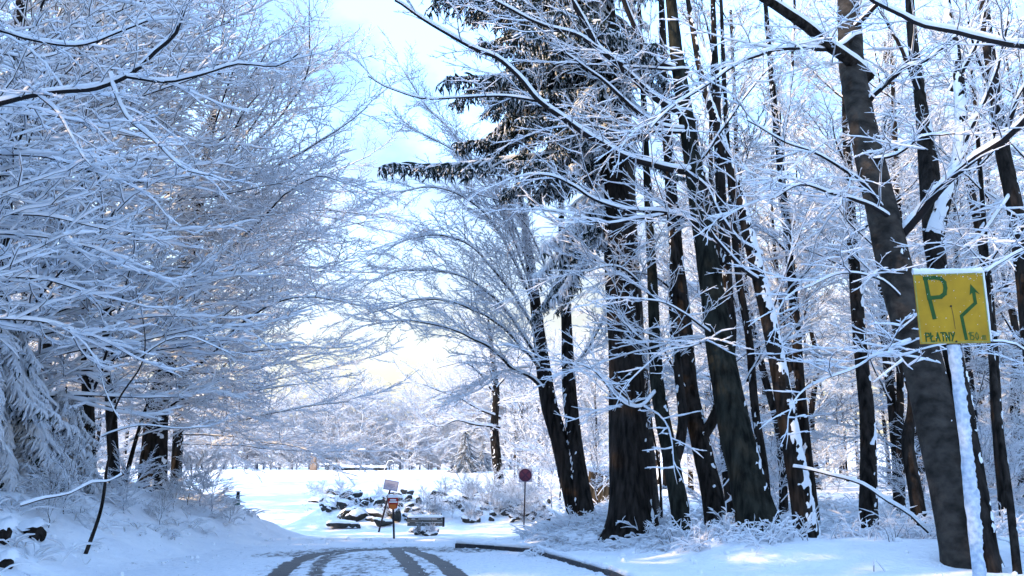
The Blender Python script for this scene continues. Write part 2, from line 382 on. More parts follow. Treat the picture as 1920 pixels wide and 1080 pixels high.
# ------------------------------------------------------------------ ground
def make_ground():
    ny = 470; v = np.linspace(0, 1, ny)
    y = np.concatenate((np.linspace(-40, 8, 24, endpoint=False), np.geomspace(8, 700, ny)))
    u = np.linspace(-1, 1, 430); u = np.sign(u) * (np.abs(u) * .62 + .38 * np.abs(u) ** 2.4)
    X = u[None, :] * (22 + 1.0 * np.clip(y, 0, None))[:, None]; Y = y[:, None] + 0 * X
    Z = H(X, Y)
    e = kerbx(Y)
    under = (Y < KEND + .6) * ss(-5.9, -5.2, X) * (1 - ss(-.22, -.02, X - e))
    Z = Z - .06 * under
    k, q = X.shape; idx = np.arange(k * q).reshape(k, q)
    f = np.stack((idx[:-1, :-1], idx[:-1, 1:], idx[1:, 1:], idx[1:, :-1]), -1).reshape(-1, 4)
    o = link('ground', mesh_np('ground', np.stack((X, Y, Z), -1).reshape(-1, 3), f, None, ('snow',)))
    tag(o, 'snow-covered ground rising from the road to a white field', kind='structure')
make_ground()

# ------------------------------------------------------------------ frosty air
HAZE = .0022
def make_haze():
    m = bpy.data.materials.new('frosty air'); m.use_nodes = True; t = m.node_tree; t.nodes.clear()
    v = t.nodes.new('ShaderNodeVolumePrincipled'); v.inputs['Density'].default_value = HAZE; v.inputs['Anisotropy'].default_value = .45; v.inputs['Color'].default_value = (.93, .96, 1, 1)
    o = t.nodes.new('ShaderNodeOutputMaterial'); t.links.new(v.outputs[0], o.inputs['Volume'])
    v_, f_ = box_np(-760, 760, -60, 720, -3., 34)
    me = bpy.data.meshes.new('haze'); me.from_pydata(v_, [], f_); me.materials.append(m)
    tag(link('haze', me), 'pale frosty haze hanging in the winter air', kind='stuff')
# ------------------------------------------------------------------ road with tyre tracks
def segdist(X, Y, P):
    d = np.full(X.shape, 1e9)
    for (x0, y0), (x1, y1) in zip(P[:-1], P[1:]):
        L2 = (x1 - x0) ** 2 + (y1 - y0) ** 2; t = np.clip(((X - x0) * (x1 - x0) + (Y - y0) * (y1 - y0)) / L2, 0, 1)
        d = np.minimum(d, np.hypot(X - x0 - t * (x1 - x0), Y - y0 - t * (y1 - y0)))
    return d
TR = [([(512, 1084), (548, 1056), (585, 1041), (640, 1032), (700, 1028.5), (745, 1026)], .165, 1.0),
      ([(588, 1084), (600, 1055), (622, 1040), (670, 1032), (720, 1029)], .15, .62),
      ([(789, 1084), (768, 1058), (750, 1040), (738, 1027)], .155, 1.0),
      ([(862, 1084), (832, 1058), (800, 1042), (776, 1033), (768, 1025.5)], .155, 1.0)]
def make_road():
    y = np.concatenate((np.linspace(-12, 9, 20, endpoint=False), np.linspace(9, KEND + .7, 330)))
    u = np.linspace(0, 1, 210); e = kerbx(y)
    lft = -5.75 + .25 * fbm(y * .7, 0 * y, 0, 3, 3)
    X = lft[:, None] + (e - .012 - lft)[:, None] * u[None]; Y = y[:, None] + 0 * X
    Z = H(X, Y, False) + .012 * fbm(X * 3, Y * 3, 0, 3, 41) + .004
    att = np.zeros(X.shape)
    for px, wd, st in TR:
        P = [onplane(*p)[:2] for p in px]; P = [(P[0][0] + (P[0][0] - P[1][0]) * 2.5, P[0][1] + (P[0][1] - P[1][1]) * 3)] + [tuple(p) for p in P]
        d = segdist(X, Y, P); att = np.maximum(att, st * (1 - ss(wd * .6, wd * 1.25, d + .05 * fbm(X * 4, Y * 4, 0, 2, 4))))
    Pa = [onplane(*p)[:2] for p in [(540, 1040), (640, 1030), (760, 1027), (870, 1032)]]
    att = np.maximum(att, .48 * (1 - ss(.25, 1.3, segdist(X, Y, Pa))))
    mid = (ss(-4.4, -3.4, X) * (1 - ss(-1.2, -.4, X))) * (1 - ss(16, 19, Y)); att = np.maximum(att, .40 * mid * (1 + .5 * fbm(X * 1.3, Y * .6, 0, 3, 88)))
    att = att + .16 * fbm(X * 9, Y * 3, 0, 3, 91)
    att = np.maximum(att, .22)
    Z = Z - .022 * np.clip(att - .3, 0, 1)
    Z = Z + .03 * ss(.35, .0, e[:, None] - X) * (.6 + fbm(X * 5, Y * 5, 0, 2, 61))
    k, q = X.shape; idx = np.arange(k * q).reshape(k, q)
    f = np.stack((idx[:-1, :-1], idx[:-1, 1:], idx[1:, 1:], idx[1:, :-1]), -1).reshape(-1, 4)
    me = mesh_np('road', np.stack((X, Y, Z), -1).reshape(-1, 3), f, None, ('road',))
    a = me.attributes.new('track', 'FLOAT', 'POINT'); a.data.foreach_set('value', att.ravel().astype(np.float32))
    tag(link('road', me), 'snowy road with dark curved tyre tracks', kind='structure')
make_road()

# kerb of separate stones
def box_np(x0, x1, y0, y1, z0, z1):
    v = [(x, y, z) for z in (z0, z1) for y in (y0, y1) for x in (x0, x1)]
    f = [(0, 2, 3, 1), (4, 5, 7, 6), (0, 1, 5, 4), (1, 3, 7, 5), (3, 2, 6, 7), (2, 0, 4, 6)]
    return v, f
def bevel_box(name, sx, sy, sz, m, bev=.01, seg=2):
    import bmesh
    bm = bmesh.new(); bmesh.ops.create_cube(bm, size=1); bmesh.ops.scale(bm, vec=(sx, sy, sz), verts=bm.verts)
    if bev: bmesh.ops.bevel(bm, geom=bm.edges[:], offset=bev, segments=seg, affect='EDGES', profile=.5)
    me = bpy.data.meshes.new(name); bm.to_mesh(me); bm.free(); me.materials.append(M[m]); return me
kb = tag(bpy.data.objects.new('kerb', None), 'dark stone kerb edging the right side of the snowy road', kind='structure'); col.objects.link(kb)
def make_kerb():
    P = smooth_path(kerb_pts, .1); s = arclen(P); n = int(s[-1] / 1.0); me = bevel_box('kerb_stone', .98, .10, .22, 'kerbstone', .012)
    for i in range(n):
        a = np.array([np.interp(i * s[-1] / n, s, P[:, c]) for c in range(3)]); b = np.array([np.interp((i + 1) * s[-1] / n, s, P[:, c]) for c in range(3)])
        c = (a + b) / 2; az = math.atan2(b[1] - a[1], b[0] - a[0])
        link('kerb_stone', me, kb, (c[0] + .04, c[1], -.025 + rng.uniform(-.008, .008)), (0, 0, az + R(rng.uniform(-1, 1))), (np.linalg.norm(b - a), 1, 1))
make_kerb()
def snow_on_kerb():
    P = smooth_path(kerb_pts, .09); k = len(P); n = fbm(np.arange(k) * .3, 0 * np.arange(k), 0, 3, 12)
    T = Tubes(); Q = P.copy(); Q[:, 2] = .085 + .012 * n; Q[:, 0] += .075 - .02 * n
    T.add(Q, np.full(k, .045), .03 + .02 * n)
    link('snow_edge', T.mesh('snow_edge', 11, ('snow', 'snow')), kb)
snow_on_kerb()

# ------------------------------------------------------------------ trees of the right-hand wood, near row
def rl(parent, o, px, r0, r1, **kw): return limb(parent, o, pathpx(px), r0, r1, **kw)
BL = (-.8, -.6, 0); BR = (.9, -.4, 0)

# great leaning beech behind the yellow sign
e, o, p = tree('leaning_beech_tree', 'thick grey beech leaning left, rising right behind the yellow parking sign', 'tree',
    pathpx([(1815, 1040, 13.2), (1792, 930, 13.25), (1755, 780, 13.4), (1722, 650, 13.6), (1688, 540, 13.8), (1655, 400, 14.1), (1625, 270, 14.4), (1598, 130, 14.8), (1592, 30, 15.2), (1580, -120, 15.8)]),
    [.37, .32, .29, .27, .245, .23, .22, .21, .17, .12], bark='bark_grey', snow=.12, sdir=BR, flare=.25, sides=32, step=.07, rough=.035, seed=11)
rl(e, o, [(1700, 430, 13.9), (1735, 385, 13.6), (1780, 335, 13.2), (1830, 292, 12.9), (1880, 262, 12.6), (1930, 215, 12.2)], .085, .05, sn=.05, sprays=.8)
rl(e, o, [(1605, 125, 14.7), (1555, 85, 14.3), (1510, 45, 14.0), (1440, 0, 13.6), (1370, -50, 13.2)], .12, .07, sn=.05, sprays=.7, bark='bark')
rl(e, o, [(1600, 70, 14.8), (1560, 90, 14.4), (1500, 88, 14.0), (1420, 100, 13.5), (1340, 150, 13.2), (1270, 195, 13), (1220, 240, 12.8)], .055, .015, sn=.035, sprays=1.1)
rl(e, o, [(1668, 410, 13.9), (1610, 375, 13.4), (1560, 360, 13.2), (1500, 345, 13.0), (1440, 375, 12.8)], .04, .012, sn=.035, sprays=1.3)
rl(e, o, [(1650, 385, 13.9), (1600, 330, 13.6), (1540, 290, 13.3), (1470, 265, 13.0), (1400, 225, 12.8)], .035, .010, sn=.03, sprays=1.1)
rl(e, o, [(1640, 180, 14.4), (1690, 130, 13.9), (1740, 110, 13.5), (1800, 60, 13.2)], .05, .02, sn=.045, sprays=1.2)
rl(e, o, [(1628, 300, 14.2), (1680, 290, 13.8), (1730, 255, 13.4), (1790, 250, 13.0)], .03, .012, sn=.035, sprays=1.2)
rl(e, o, [(1690, 560, 13.6), (1640, 520, 13.2), (1580, 510, 12.9), (1510, 540, 12.6)], .025, .008, sn=.03, sprays=1.1)
rl(e, o, [(1712, 640, 13.5), (1660, 655, 13.0), (1600, 690, 12.7), (1530, 715, 12.4)], .022, .007, sn=.03, sprays=1.2)
rl(e, o, [(1595, 60, 15.), (1640, 10, 14.6), (1700, -50, 14.3)], .06, .03, sn=.04, sprays=1.1)

# dark twin stem behind the sign post
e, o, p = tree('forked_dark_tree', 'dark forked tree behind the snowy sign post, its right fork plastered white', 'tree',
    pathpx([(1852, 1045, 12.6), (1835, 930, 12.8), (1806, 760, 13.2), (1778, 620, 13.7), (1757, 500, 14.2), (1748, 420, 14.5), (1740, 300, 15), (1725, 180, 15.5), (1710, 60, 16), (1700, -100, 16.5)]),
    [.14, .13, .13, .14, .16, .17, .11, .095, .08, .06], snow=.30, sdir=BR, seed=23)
trunk(e, o, pathpx([(1752, 440, 14.4), (1772, 370, 14.3), (1795, 310, 14.2), (1802, 230, 14.3), (1795, 120, 14.6), (1775, 0, 15), (1765, -100, 15.3)]), [.12, .11, .10, .085, .075, .06, .05], name='fork', snow=.62, sdir=BL, seed=24)
rl(e, o, [(1798, 290, 14.2), (1840, 200, 14.0), (1870, 120, 13.8), (1890, 40, 13.6)], .05, .02, sn=.04, sprays=1.2)
rl(e, o, [(1725, 180, 15.5), (1690, 90, 15.3), (1650, 20, 15.1)], .05, .025, sn=.04, sprays=1.)
rl(e, o, [(1795, 150, 14.6), (1830, 90, 14.3), (1850, 10, 14.1)], .04, .02, sn=.04, sprays=1.)

# right margin tree
e, o, p = tree('margin_tree', 'dark tree at the right edge leaning left with a snow-packed fork', 'tree',
    pathpx([(1975, 900, 13.5), (1945, 720, 13.8), (1925, 560, 14.1), (1905, 400, 14.5), (1882, 290, 14.8), (1866, 180, 15.2), (1850, 60, 15.6), (1835, -90, 16)]),
    [.17, .15, .14, .13, .125, .11, .10, .08], snow=.28, sdir=BR, seed=31)
rl(e, o, [(1882, 268, 14.8), (1905, 200, 14.4), (1935, 140, 14.2)], .06, .03, sn=.05, sprays=1.3)
rl(e, o, [(1868, 190, 15.2), (1840, 120, 14.9), (1815, 40, 14.7)], .035, .015, sn=.04, sprays=1.2)
rl(e, o, [(1900, 360, 14.6), (1850, 430, 14.0), (1800, 470, 13.6)], .03, .010, sn=.035, sprays=1.2)

# branch reaching in over the top right corner from a tree outside
e, o, p = tree('overhanging_tree', 'tree outside the right edge whose thick snowy branch crosses the top right corner', 'tree',
    pathpx([(2330, 900, 9.5), (2310, 500, 9.8), (2280, 100, 10.2), (2260, -300, 10.8)]), [.2, .18, .16, .13], snow=.25, seed=35)
rl(e, o, [(2280, 130, 10.0), (2120, 95, 9.6), (1920, 88, 9.4), (1850, 78, 9.3), (1790, 62, 9.2), (1730, 48, 9.1), (1690, 28, 9.0), (1640, 5, 8.9), (1600, -30, 8.8)], .065, .018, sn=.055, sprays=1.1, ssc=.75)
rl(e, o, [(2290, 600, 9.9), (2120, 520, 9.7), (1950, 470, 9.5), (1880, 490, 9.4), (1850, 510, 9.3)], .03, .008, sn=.035, sprays=1.3, ssc=.6)
rl(e, o, [(2300, 700, 9.8), (2100, 720, 9.6), (1960, 680, 9.5), (1900, 650, 9.4), (1850, 640, 9.3)], .03, .008, sn=.035, sprays=1.3, ssc=.6)

# snow-plastered curved stem (snow on its right edge)
e, o, p = tree('snow_plastered_tree', 'slim curved tree left of the big beech, its right edge plastered with snow', 'tree',
    pathpx([(1518, 1035, 15.5), (1502, 930, 15.6), (1478, 800, 15.8), (1457, 680, 16), (1432, 560, 16.3), (1408, 460, 16.6), (1380, 350, 17), (1345, 240, 17.4), (1315, 140, 17.8), (1290, 0, 18.3)]),
    [.20, .17, .155, .135, .115, .10, .09, .08, .065, .05], snow=.50, sdir=BR, seed=41)
rl(e, o, [(1412, 470, 16.5), (1380, 450, 16.2), (1350, 400, 16), (1325, 350, 15.9), (1285, 320, 15.7)], .05, .03, sn=.05, sprays=.9)
rl(e, o, [(1425, 530, 16.4), (1390, 505, 16.1), (1355, 460, 15.9), (1330, 430, 15.7)], .05, .025, sn=.05, sprays=.9)
rl(e, o, [(1440, 600, 16.3), (1470, 520, 16.1), (1500, 440, 16)], .03, .012, sn=.02, sprays=.5)
rl(e, o, [(1505, 880, 15.4), (1560, 893, 15.0), (1620, 908, 14.6), (1670, 940, 14.3), (1710, 965, 14.1), (1742, 998, 14.0)], .022, .03, sn=.03, sprays=.15)

# slim tree right behind it
e, o, p = tree('slender_straight_tree', 'slender straight tree just right of the snow-plastered curved one', 'tree',
    pathpx([(1532, 1040, 19), (1515, 880, 19.2), (1500, 720, 19.5), (1488, 560, 20), (1475, 430, 20.4), (1462, 300, 20.8), (1450, 180, 21.2), (1438, 40, 21.8), (1430, -60, 22.2)]),
    [.125, .11, .105, .10, .09, .08, .075, .06, .05], snow=.15, seed=43)
rl(e, o, [(1462, 300, 20.8), (1480, 180, 20.9), (1488, 60, 21), (1490, -40, 21)], .05, .03, sn=.03, q='fine', sprays=.9)
rl(e, o, [(1480, 480, 20.2), (1430, 430, 19.8), (1380, 410, 19.4), (1300, 420, 19)], .03, .01, sn=.03, q='fine', sprays=1.2)
rl(e, o, [(1486, 540, 20), (1540, 480, 19.7), (1600, 460, 19.3)], .03, .01, sn=.03, q='fine', sprays=1.2)

# tall tree in the middle of the wood whose limbs arch across the frame
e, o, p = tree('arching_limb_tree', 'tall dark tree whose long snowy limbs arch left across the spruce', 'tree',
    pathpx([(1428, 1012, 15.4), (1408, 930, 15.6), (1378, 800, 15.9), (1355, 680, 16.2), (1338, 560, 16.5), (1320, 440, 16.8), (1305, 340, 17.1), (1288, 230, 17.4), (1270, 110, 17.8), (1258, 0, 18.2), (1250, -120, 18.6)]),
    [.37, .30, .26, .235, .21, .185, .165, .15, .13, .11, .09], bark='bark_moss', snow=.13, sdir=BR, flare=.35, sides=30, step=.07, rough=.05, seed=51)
rl(e, o, [(1296, 322, 17.1), (1240, 312, 16.7), (1170, 292, 16.2), (1120, 262, 15.8), (1060, 225, 15.4), (1010, 190, 15.1), (970, 140, 14.9), (930, 105, 14.7), (880, 85, 14.5), (810, 45, 14.2), (740, 0, 14.0)], .085, .022, sn=.055, sprays=.85)
rl(e, o, [(1010, 190, 15.1), (930, 180, 14.9), (860, 183, 14.8), (790, 182, 14.7), (735, 165, 14.6), (690, 142, 14.5)], .03, .010, sn=.03, sprays=.8, ssc=.7)
rl(e, o, [(1282, 215, 17.4), (1230, 185, 17), (1180, 140, 16.6), (1130, 95, 16.2), (1100, 50, 15.9), (1070, 0, 15.7), (1030, -60, 15.5)], .08, .045, sn=.05, sprays=.9)
rl(e, o, [(1150, 110, 16.3), (1090, 70, 15.9), (1020, 50, 15.6), (960, 20, 15.3), (900, -10, 15)], .05, .02, sn=.045, sprays=1.)
rl(e, o, [(1268, 130, 17.7), (1225, 110, 17.4), (1195, 60, 17.1), (1170, 0, 16.9), (1150, -60, 16.7)], .07, .045, sn=.05, sprays=.9)
rl(e, o, [(1285, 245, 17.3), (1230, 232, 17), (1190, 205, 16.7), (1120, 140, 16.3), (1060, 100, 16)], .06, .02, sn=.05, sprays=1.)
rl(e, o, [(1312, 425, 16.8), (1260, 400, 16.4), (1190, 395, 16), (1130, 380, 15.7), (1080, 350, 15.4), (1030, 330, 15.2), (975, 330, 15)], .055, .014, sn=.05, sprays=1.1)
rl(e, o, [(1260, 400, 16.4), (1200, 410, 16), (1130, 420, 15.7), (1070, 400, 15.4), (1000, 390, 15.2)], .03, .009, sn=.04, sprays=1.1)
rl(e, o, [(1290, 250, 17.3), (1240, 245, 16.9), (1170, 250, 16.5), (1100, 235, 16.2), (1040, 240, 16)], .04, .011, sn=.045, sprays=1.)
rl(e, o, [(1280, 130, 17.6), (1220, 128, 17), (1150, 125, 16.5), (1080, 118, 16.1), (1040, 120, 15.9)], .03, .010, sn=.04, sprays=.9)
rl(e, o, [(1300, 320, 17.2), (1350, 250, 17), (1400, 180, 16.8), (1450, 120, 16.6)], .035, .012, sn=.04, sprays=1.1)
rl(e, o, [(1345, 640, 16.3), (1300, 600, 16), (1250, 570, 15.7), (1200, 560, 15.4)], .03, .009, sn=.035, sprays=1.1)
rl(e, o, [(1345, 630, 16.3), (1290, 650, 15.8), (1240, 660, 15.4)], .02, .006, sn=.03, sprays=1.1)

e, o, p = tree('thin_side_tree', 'thin dark tree standing in front of the gap right of the mossy tree', 'tree',
    pathpx([(1443, 1010, 17.5), (1432, 880, 17.8), (1415, 760, 18.1), (1405, 640, 18.4), (1385, 520, 18.8), (1372, 380, 19.3), (1360, 200, 20), (1352, 0, 20.8)]),
    [.10, .085, .08, .07, .06, .055, .05, .04], snow=.15, seed=55)
rl(e, o, [(1408, 700, 18.2), (1440, 640, 18), (1470, 600, 17.8)], .03, .01, sn=.03, q='fine', sprays=1.)

# double tree with snowy fork
e, o, p = tree('snow_forked_tree', 'black tree with snow lodged in its fork, left of the mossy leaning trunk', 'tree',
    pathpx([(1345, 1000, 17.5), (1336, 930, 17.7), (1320, 860, 17.9), (1307, 800, 18.1), (1290, 720, 18.4), (1278, 600, 18.8), (1268, 480, 19.2), (1258, 350, 19.7), (1248, 200, 20.3), (1240, 0, 21)]),
    [.215, .20, .19, .20, .15, .14, .125, .11, .09, .07], snow=.2, sdir=BR, seed=61, flare=.15)
trunk(e, o, pathpx([(1312, 825, 18), (1335, 790, 17.9), (1352, 740, 18), (1368, 640, 18.3), (1362, 500, 18.8), (1350, 330, 19.5), (1340, 100, 20.3), (1335, -50, 20.8)]), [.10, .10, .10, .12, .10, .085, .07, .05], name='fork', snow=.2, seed=62)
rl(e, o, [(1275, 560, 18.9), (1230, 520, 18.5), (1180, 510, 18.1)], .04, .012, sn=.04, q='fine', sprays=1.2)
rl(e, o, [(1290, 740, 18.3), (1262, 690, 18), (1235, 640, 17.7), (1200, 620, 17.5)], .03, .010, sn=.035, sprays=1.1)

# forked young tree beside the spruce
e, o, p = tree('wishbone_tree', 'smaller tree forking into two thin upright stems, just right of the spruce trunk', 'tree',
    pathpx([(1284, 1012, 16.3), (1272, 940, 16.5), (1258, 860, 16.7), (1243, 790, 16.9), (1232, 720, 17.1), (1228, 640, 17.4), (1222, 500, 17.9), (1213, 330, 18.5), (1205, 150, 19.2), (1198, 0, 20)]),
    [.165, .15, .135, .11, .095, .085, .07, .06, .05, .04], bark='bark_moss', snow=.2, sdir=BR, seed=65)
trunk(e, o, pathpx([(1262, 870, 16.7), (1275, 830, 16.8), (1280, 780, 16.9), (1272, 700, 17.1), (1262, 600, 17.4), (1262, 470, 17.8), (1250, 300, 18.4), (1245, 100, 19.2)]), [.09, .085, .08, .075, .065, .055, .045, .035], name='fork', snow=.2, seed=66)
rl(e, o, [(1232, 735, 17), (1200, 765, 16.5), (1170, 760, 16.2), (1148, 740, 16), (1120, 700, 15.9), (1080, 680, 15.8)], .035, .010, sn=.045, sprays=1.3)
rl(e, o, [(1230, 700, 17.1), (1215, 650, 16.7), (1185, 625, 16.4), (1165, 600, 16.2)], .03, .010, sn=.04, sprays=1.4)
rl(e, o, [(1225, 560, 17.7), (1190, 520, 17.3), (1150, 500, 17), (1100, 510, 16.8)], .03, .010, sn=.035, q='fine', sprays=1.4)

# twin-stemmed tree whose boughs sweep over the field
e, o, p = tree('sweeping_twin_tree', 'twin-stemmed tree whose boughs sweep far left over the field, behind the round sign', 'tree',
    pathpx([(1086, 985, 23.5), (1072, 920, 23.6), (1050, 830, 23.8), (1030, 760, 24), (1020, 700, 24.2), (1010, 620, 24.5), (1000, 540, 24.8), (985, 430, 25.3), (965, 300, 26)]),
    [.27, .24, .22, .20, .16, .14, .12, .09, .05], snow=.24, sdir=BR, seed=71, flare=.2)
trunk(e, o, pathpx([(1102, 985, 23.3), (1092, 930, 23.4), (1082, 860, 23.6), (1072, 780, 23.8), (1066, 700, 24.1), (1062, 600, 24.4), (1055, 480, 24.9), (1050, 330, 25.5)]), [.23, .21, .19, .17, .14, .12, .09, .05], name='fork', snow=.2, seed=72)
for pts, r0 in (
    ([(1022, 735, 24), (990, 705, 23.6), (960, 690, 23.3), (925, 655, 23), (880, 630, 22.6), (820, 610, 22.3), (760, 600, 22.1), (715, 605, 22), (690, 612, 21.9)], .10),
    ([(1018, 700, 24.2), (985, 660, 23.8), (950, 620, 23.4), (900, 585, 23), (840, 565, 22.6), (780, 562, 22.3), (720, 580, 22), (685, 590, 21.8)], .085),
    ([(1016, 690, 24.2), (975, 620, 23.8), (930, 560, 23.4), (870, 520, 23), (800, 505, 22.6), (740, 510, 22.3), (700, 530, 22)], .08),
    ([(1010, 640, 24.4), (975, 570, 24), (930, 510, 23.6), (880, 460, 23.2), (820, 440, 22.8), (760, 450, 22.5), (710, 480, 22.2)], .075),
    ([(1005, 590, 24.6), (970, 500, 24.2), (925, 420, 23.8), (870, 370, 23.4), (810, 350, 23), (750, 360, 22.7)], .07),
    ([(1000, 540, 24.8), (975, 450, 24.5), (940, 370, 24.2), (890, 310, 23.9), (830, 270, 23.6), (770, 240, 23.3)], .06),
    ([(1000, 560, 24.7), (960, 440, 24.4), (905, 340, 24.1), (850, 250, 23.8), (800, 200, 23.6), (755, 130, 23.4)], .05),
    ([(1062, 620, 24.4), (1030, 520, 24.1), (990, 430, 23.8), (940, 380, 23.5), (880, 360, 23.2)], .06),
    ([(1066, 700, 24.1), (1110, 640, 23.8), (1150, 560, 23.5), (1170, 480, 23.3)], .06),
    ([(1060, 560, 24.5), (1090, 470, 24.3), (1110, 380, 24.1), (1120, 280, 24)], .06),
    ([(985, 690, 23.7), (940, 700, 23.2), (900, 730, 22.8), (870, 740, 22.5)], .03)):
    rl(e, o, pts, r0 * .62, .010, sn=.035, q='fine', sprays=2.5, ssc=.72, upish=2)

# ------------------------------------------------------------------ old spruce
def needle_bough(L, frost, droop, seed):
    T = Tubes(); g = Tubes()
    d = np.array((math.cos(R(-6)), 0, math.sin(R(-6)))); pts = [np.zeros(3)]
    n = 12
    for i in range(n):
        d = nrm(d + rng.normal(0, .05, 3) + (0, 0, -droop * (1 if i < 7 else -1.1))); pts.append(pts[-1] + d * L / n)
    g.add(pts, np.linspace(.035, .008, n + 1), np.full(n + 1, .03 if frost else .012))
    m = int(L * (27 if frost else 21)); sg = 1
    for j in range(m):
        u = (.10 + .9 * (j + .5) / m) * n; i = min(int(u), n - 1); q = pts[i] + (pts[i + 1] - pts[i]) * (u - i); sg = -sg
        dd = rotz(nrm(pts[i + 1] - pts[i]), sg * R(rng.uniform(42, 72) if not frost else rng.uniform(12, 85))); dd[2] += rng.normal(-.12, .12 if not frost else .3)
        ll = L * (.17 if frost else .24) * (rng.uniform(.6, 1.1) if not frost else rng.uniform(.35, 1.5)) * (1.1 - .75 * (u / n)); tp, _ = wander(q, dd, ll, 4, .10, -.09)
        w_ = .020 if not frost else .024
        T.add(tp, w_ * np.array((.8, 1.2, 1, .9, .25)), (.050 if frost else .004) * np.array((1, 1, 1, .8, .3)) * rng.uniform(.5, 1.4))
        for h in range(max(2, int(ll / (.085 if frost else .048)))):
            f = rng.random() * 3.99; a = int(f); qq = tp[a] + (tp[a + 1] - tp[a]) * (f - a)
            hd = np.array((rng.normal(0, .35), rng.normal(0, .35), -1.)); hl = rng.uniform(.10, .34) if frost else rng.uniform(.07, .24) * (1.2 if not frost else .8)
            hp, _ = wander(qq, hd, hl, 3, .10, 0)
            T.add(hp, np.array((.7, 1.25, .9, .15)) * (.022 if frost else .0135), np.full(4, .0012 if not frost else .030) * rng.uniform(.3, 1.6))
    va, fa, ma = T.arrays(3)
    if not frost: ma = np.where((ma == 1) & (rng.random(len(ma)) < .5), 0, ma)
    vb, fb, mb = g.arrays(5)
    return mesh_np('bough', np.vstack((va, vb)), np.vstack((fa, fb + len(va))), np.concatenate((ma, mb * 1 + (mb == 0) * 2)), ('needle' if not frost else 'needle', 'snow_twig', 'twig'))
BOUGH = [needle_bough(4.2, False, .05, k) for k in range(3)] + [needle_bough(4.2, False, .11, k) for k in range(2)]
LADEN = [needle_bough(3.2, True, .12, k) for k in range(4)]
def set_mesh_mats(me, first):
    pass
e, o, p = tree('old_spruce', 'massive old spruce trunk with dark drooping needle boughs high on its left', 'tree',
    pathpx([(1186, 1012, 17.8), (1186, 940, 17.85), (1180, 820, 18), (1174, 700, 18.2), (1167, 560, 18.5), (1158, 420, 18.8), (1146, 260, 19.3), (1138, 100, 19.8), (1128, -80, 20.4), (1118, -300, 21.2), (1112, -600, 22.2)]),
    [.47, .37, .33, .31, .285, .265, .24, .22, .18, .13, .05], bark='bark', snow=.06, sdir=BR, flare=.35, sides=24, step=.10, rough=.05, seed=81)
ztop = 24; sp = smooth_path(p, .2)
def at_z(P, z): return np.array([np.interp(z, P[:, 2], P[:, c]) for c in range(3)])
for i in range(150):
    z = 8.7 + (i / 150) ** .9 * 12.; c = at_z(sp, z)
    az = R(180) + R(rng.uniform(-105, 105)) if i % 7 else R(rng.uniform(-70, 70))
    left = (1 + math.cos(az - R(180))) / 2
    s = (.66 + .46 * left) * (1 - .55 * max(0, (z - 11) / 12)) * rng.uniform(.75, 1.08)
    if z < 10.2: s *= .75
    link('bough', random.choice(LADEN if rng.random() < (.06 if left > .6 else .4) else BOUGH), e, tuple(c - o), (R(rng.uniform(-8, 8)), R(rng.uniform(-6, 14)), az), (s, s, s))
for (px, py, s, az) in ((1150, 400, .6, 190), (1150, 400, .7, 195), (1150, 410, .6, 165)):
    z = W(px, py, 19)[2]; c = at_z(sp, z); link('bough', BOUGH[3] if s < 1 else BOUGH[0], e, tuple(c - o), (0, R(2 if s > 1 else 10), R(az)), (s, s, s))
z = W(1140, 268, 19)[2]; c = at_z(sp, z); link('bough', BOUGH[1], e, tuple(c - o), (0, R(-3), R(178)), (1.22, .62, 1.0))
for (px, py, s, az) in ((1152, 380, .8, 200), (1150, 340, .85, 215), (1156, 430, .7, 190), (1140, 180, .8, 215), (1142, 220, .75, 235)):   # frosted low boughs
    z = W(px, py, 19)[2]; c = at_z(sp, z); link('bough', random.choice(LADEN), e, tuple(c - o), (0, R(8), R(az)), (s, s, s))
# trunk right behind the spruce
e, o, p = tree('tree_behind_spruce', 'brownish trunk half hidden against the right flank of the old spruce', 'tree',
    pathpx([(1222, 985, 20.5), (1214, 880, 20.8), (1206, 760, 21.2), (1195, 620, 21.7), (1185, 450, 22.4), (1178, 250, 23.3), (1170, 50, 24.3)]),
    [.21, .18, .17, .155, .135, .11, .08], bark='bark_grey', snow=.1, seed=83)

# further single trunks of the wood that can be told apart
def simple(name, label, pts, radii, limbs=5, q='fine', seed=1, bark='bark', snow=.15, group=None, lscale=1., z0=.32, azb=None, sprays=1.8, sn=.03, inc=(15, 50), ssc=.85):
    e, o, p = tree(name, label, 'tree', pathpx(pts), radii, group, bark=bark, snow=snow, sdir=BR, seed=seed, sides=16, step=.10)
    P = smooth_path(p, .2); s = arclen(P); t = s / s[-1]
    for i in range(limbs):
        u = z0 + (1 - z0) * (i + rng.random() * .6) / limbs; c = np.array([np.interp(u, t, P[:, k]) for k in range(3)])
        az = (azb if azb is not None else R(i * 137)) + R(rng.uniform(-50, 50)) if azb is not None else R(i * 137 + seed * 40)
        L = lscale * rng.uniform(1.6, 3.0) * (1.1 - .5 * u); el = R(rng.uniform(*inc))
        d = (math.cos(az) * math.cos(el), math.sin(az) * math.cos(el), math.sin(el)); pp, _ = wander(c, d, L, 4, .12, .02)
        limb(e, o, pp, max(.014, radii[-1] * .6), .008, sn=sn, q=q, sprays=sprays, ssc=ssc)
    return e, o, p
simple('stocky_wood_tree', 'straight dark trunk midway between the slender tree and the big leaning beech',
    [(1630, 1010, 17.5), (1628, 900, 17.8), (1626, 780, 18.2), (1612, 640, 18.7), (1602, 500, 19.3), (1592, 350, 20), (1585, 200, 20.8), (1580, 40, 21.6)], [.17, .15, .14, .125, .11, .09, .075, .06], 9, seed=91, snow=.28, z0=.35)
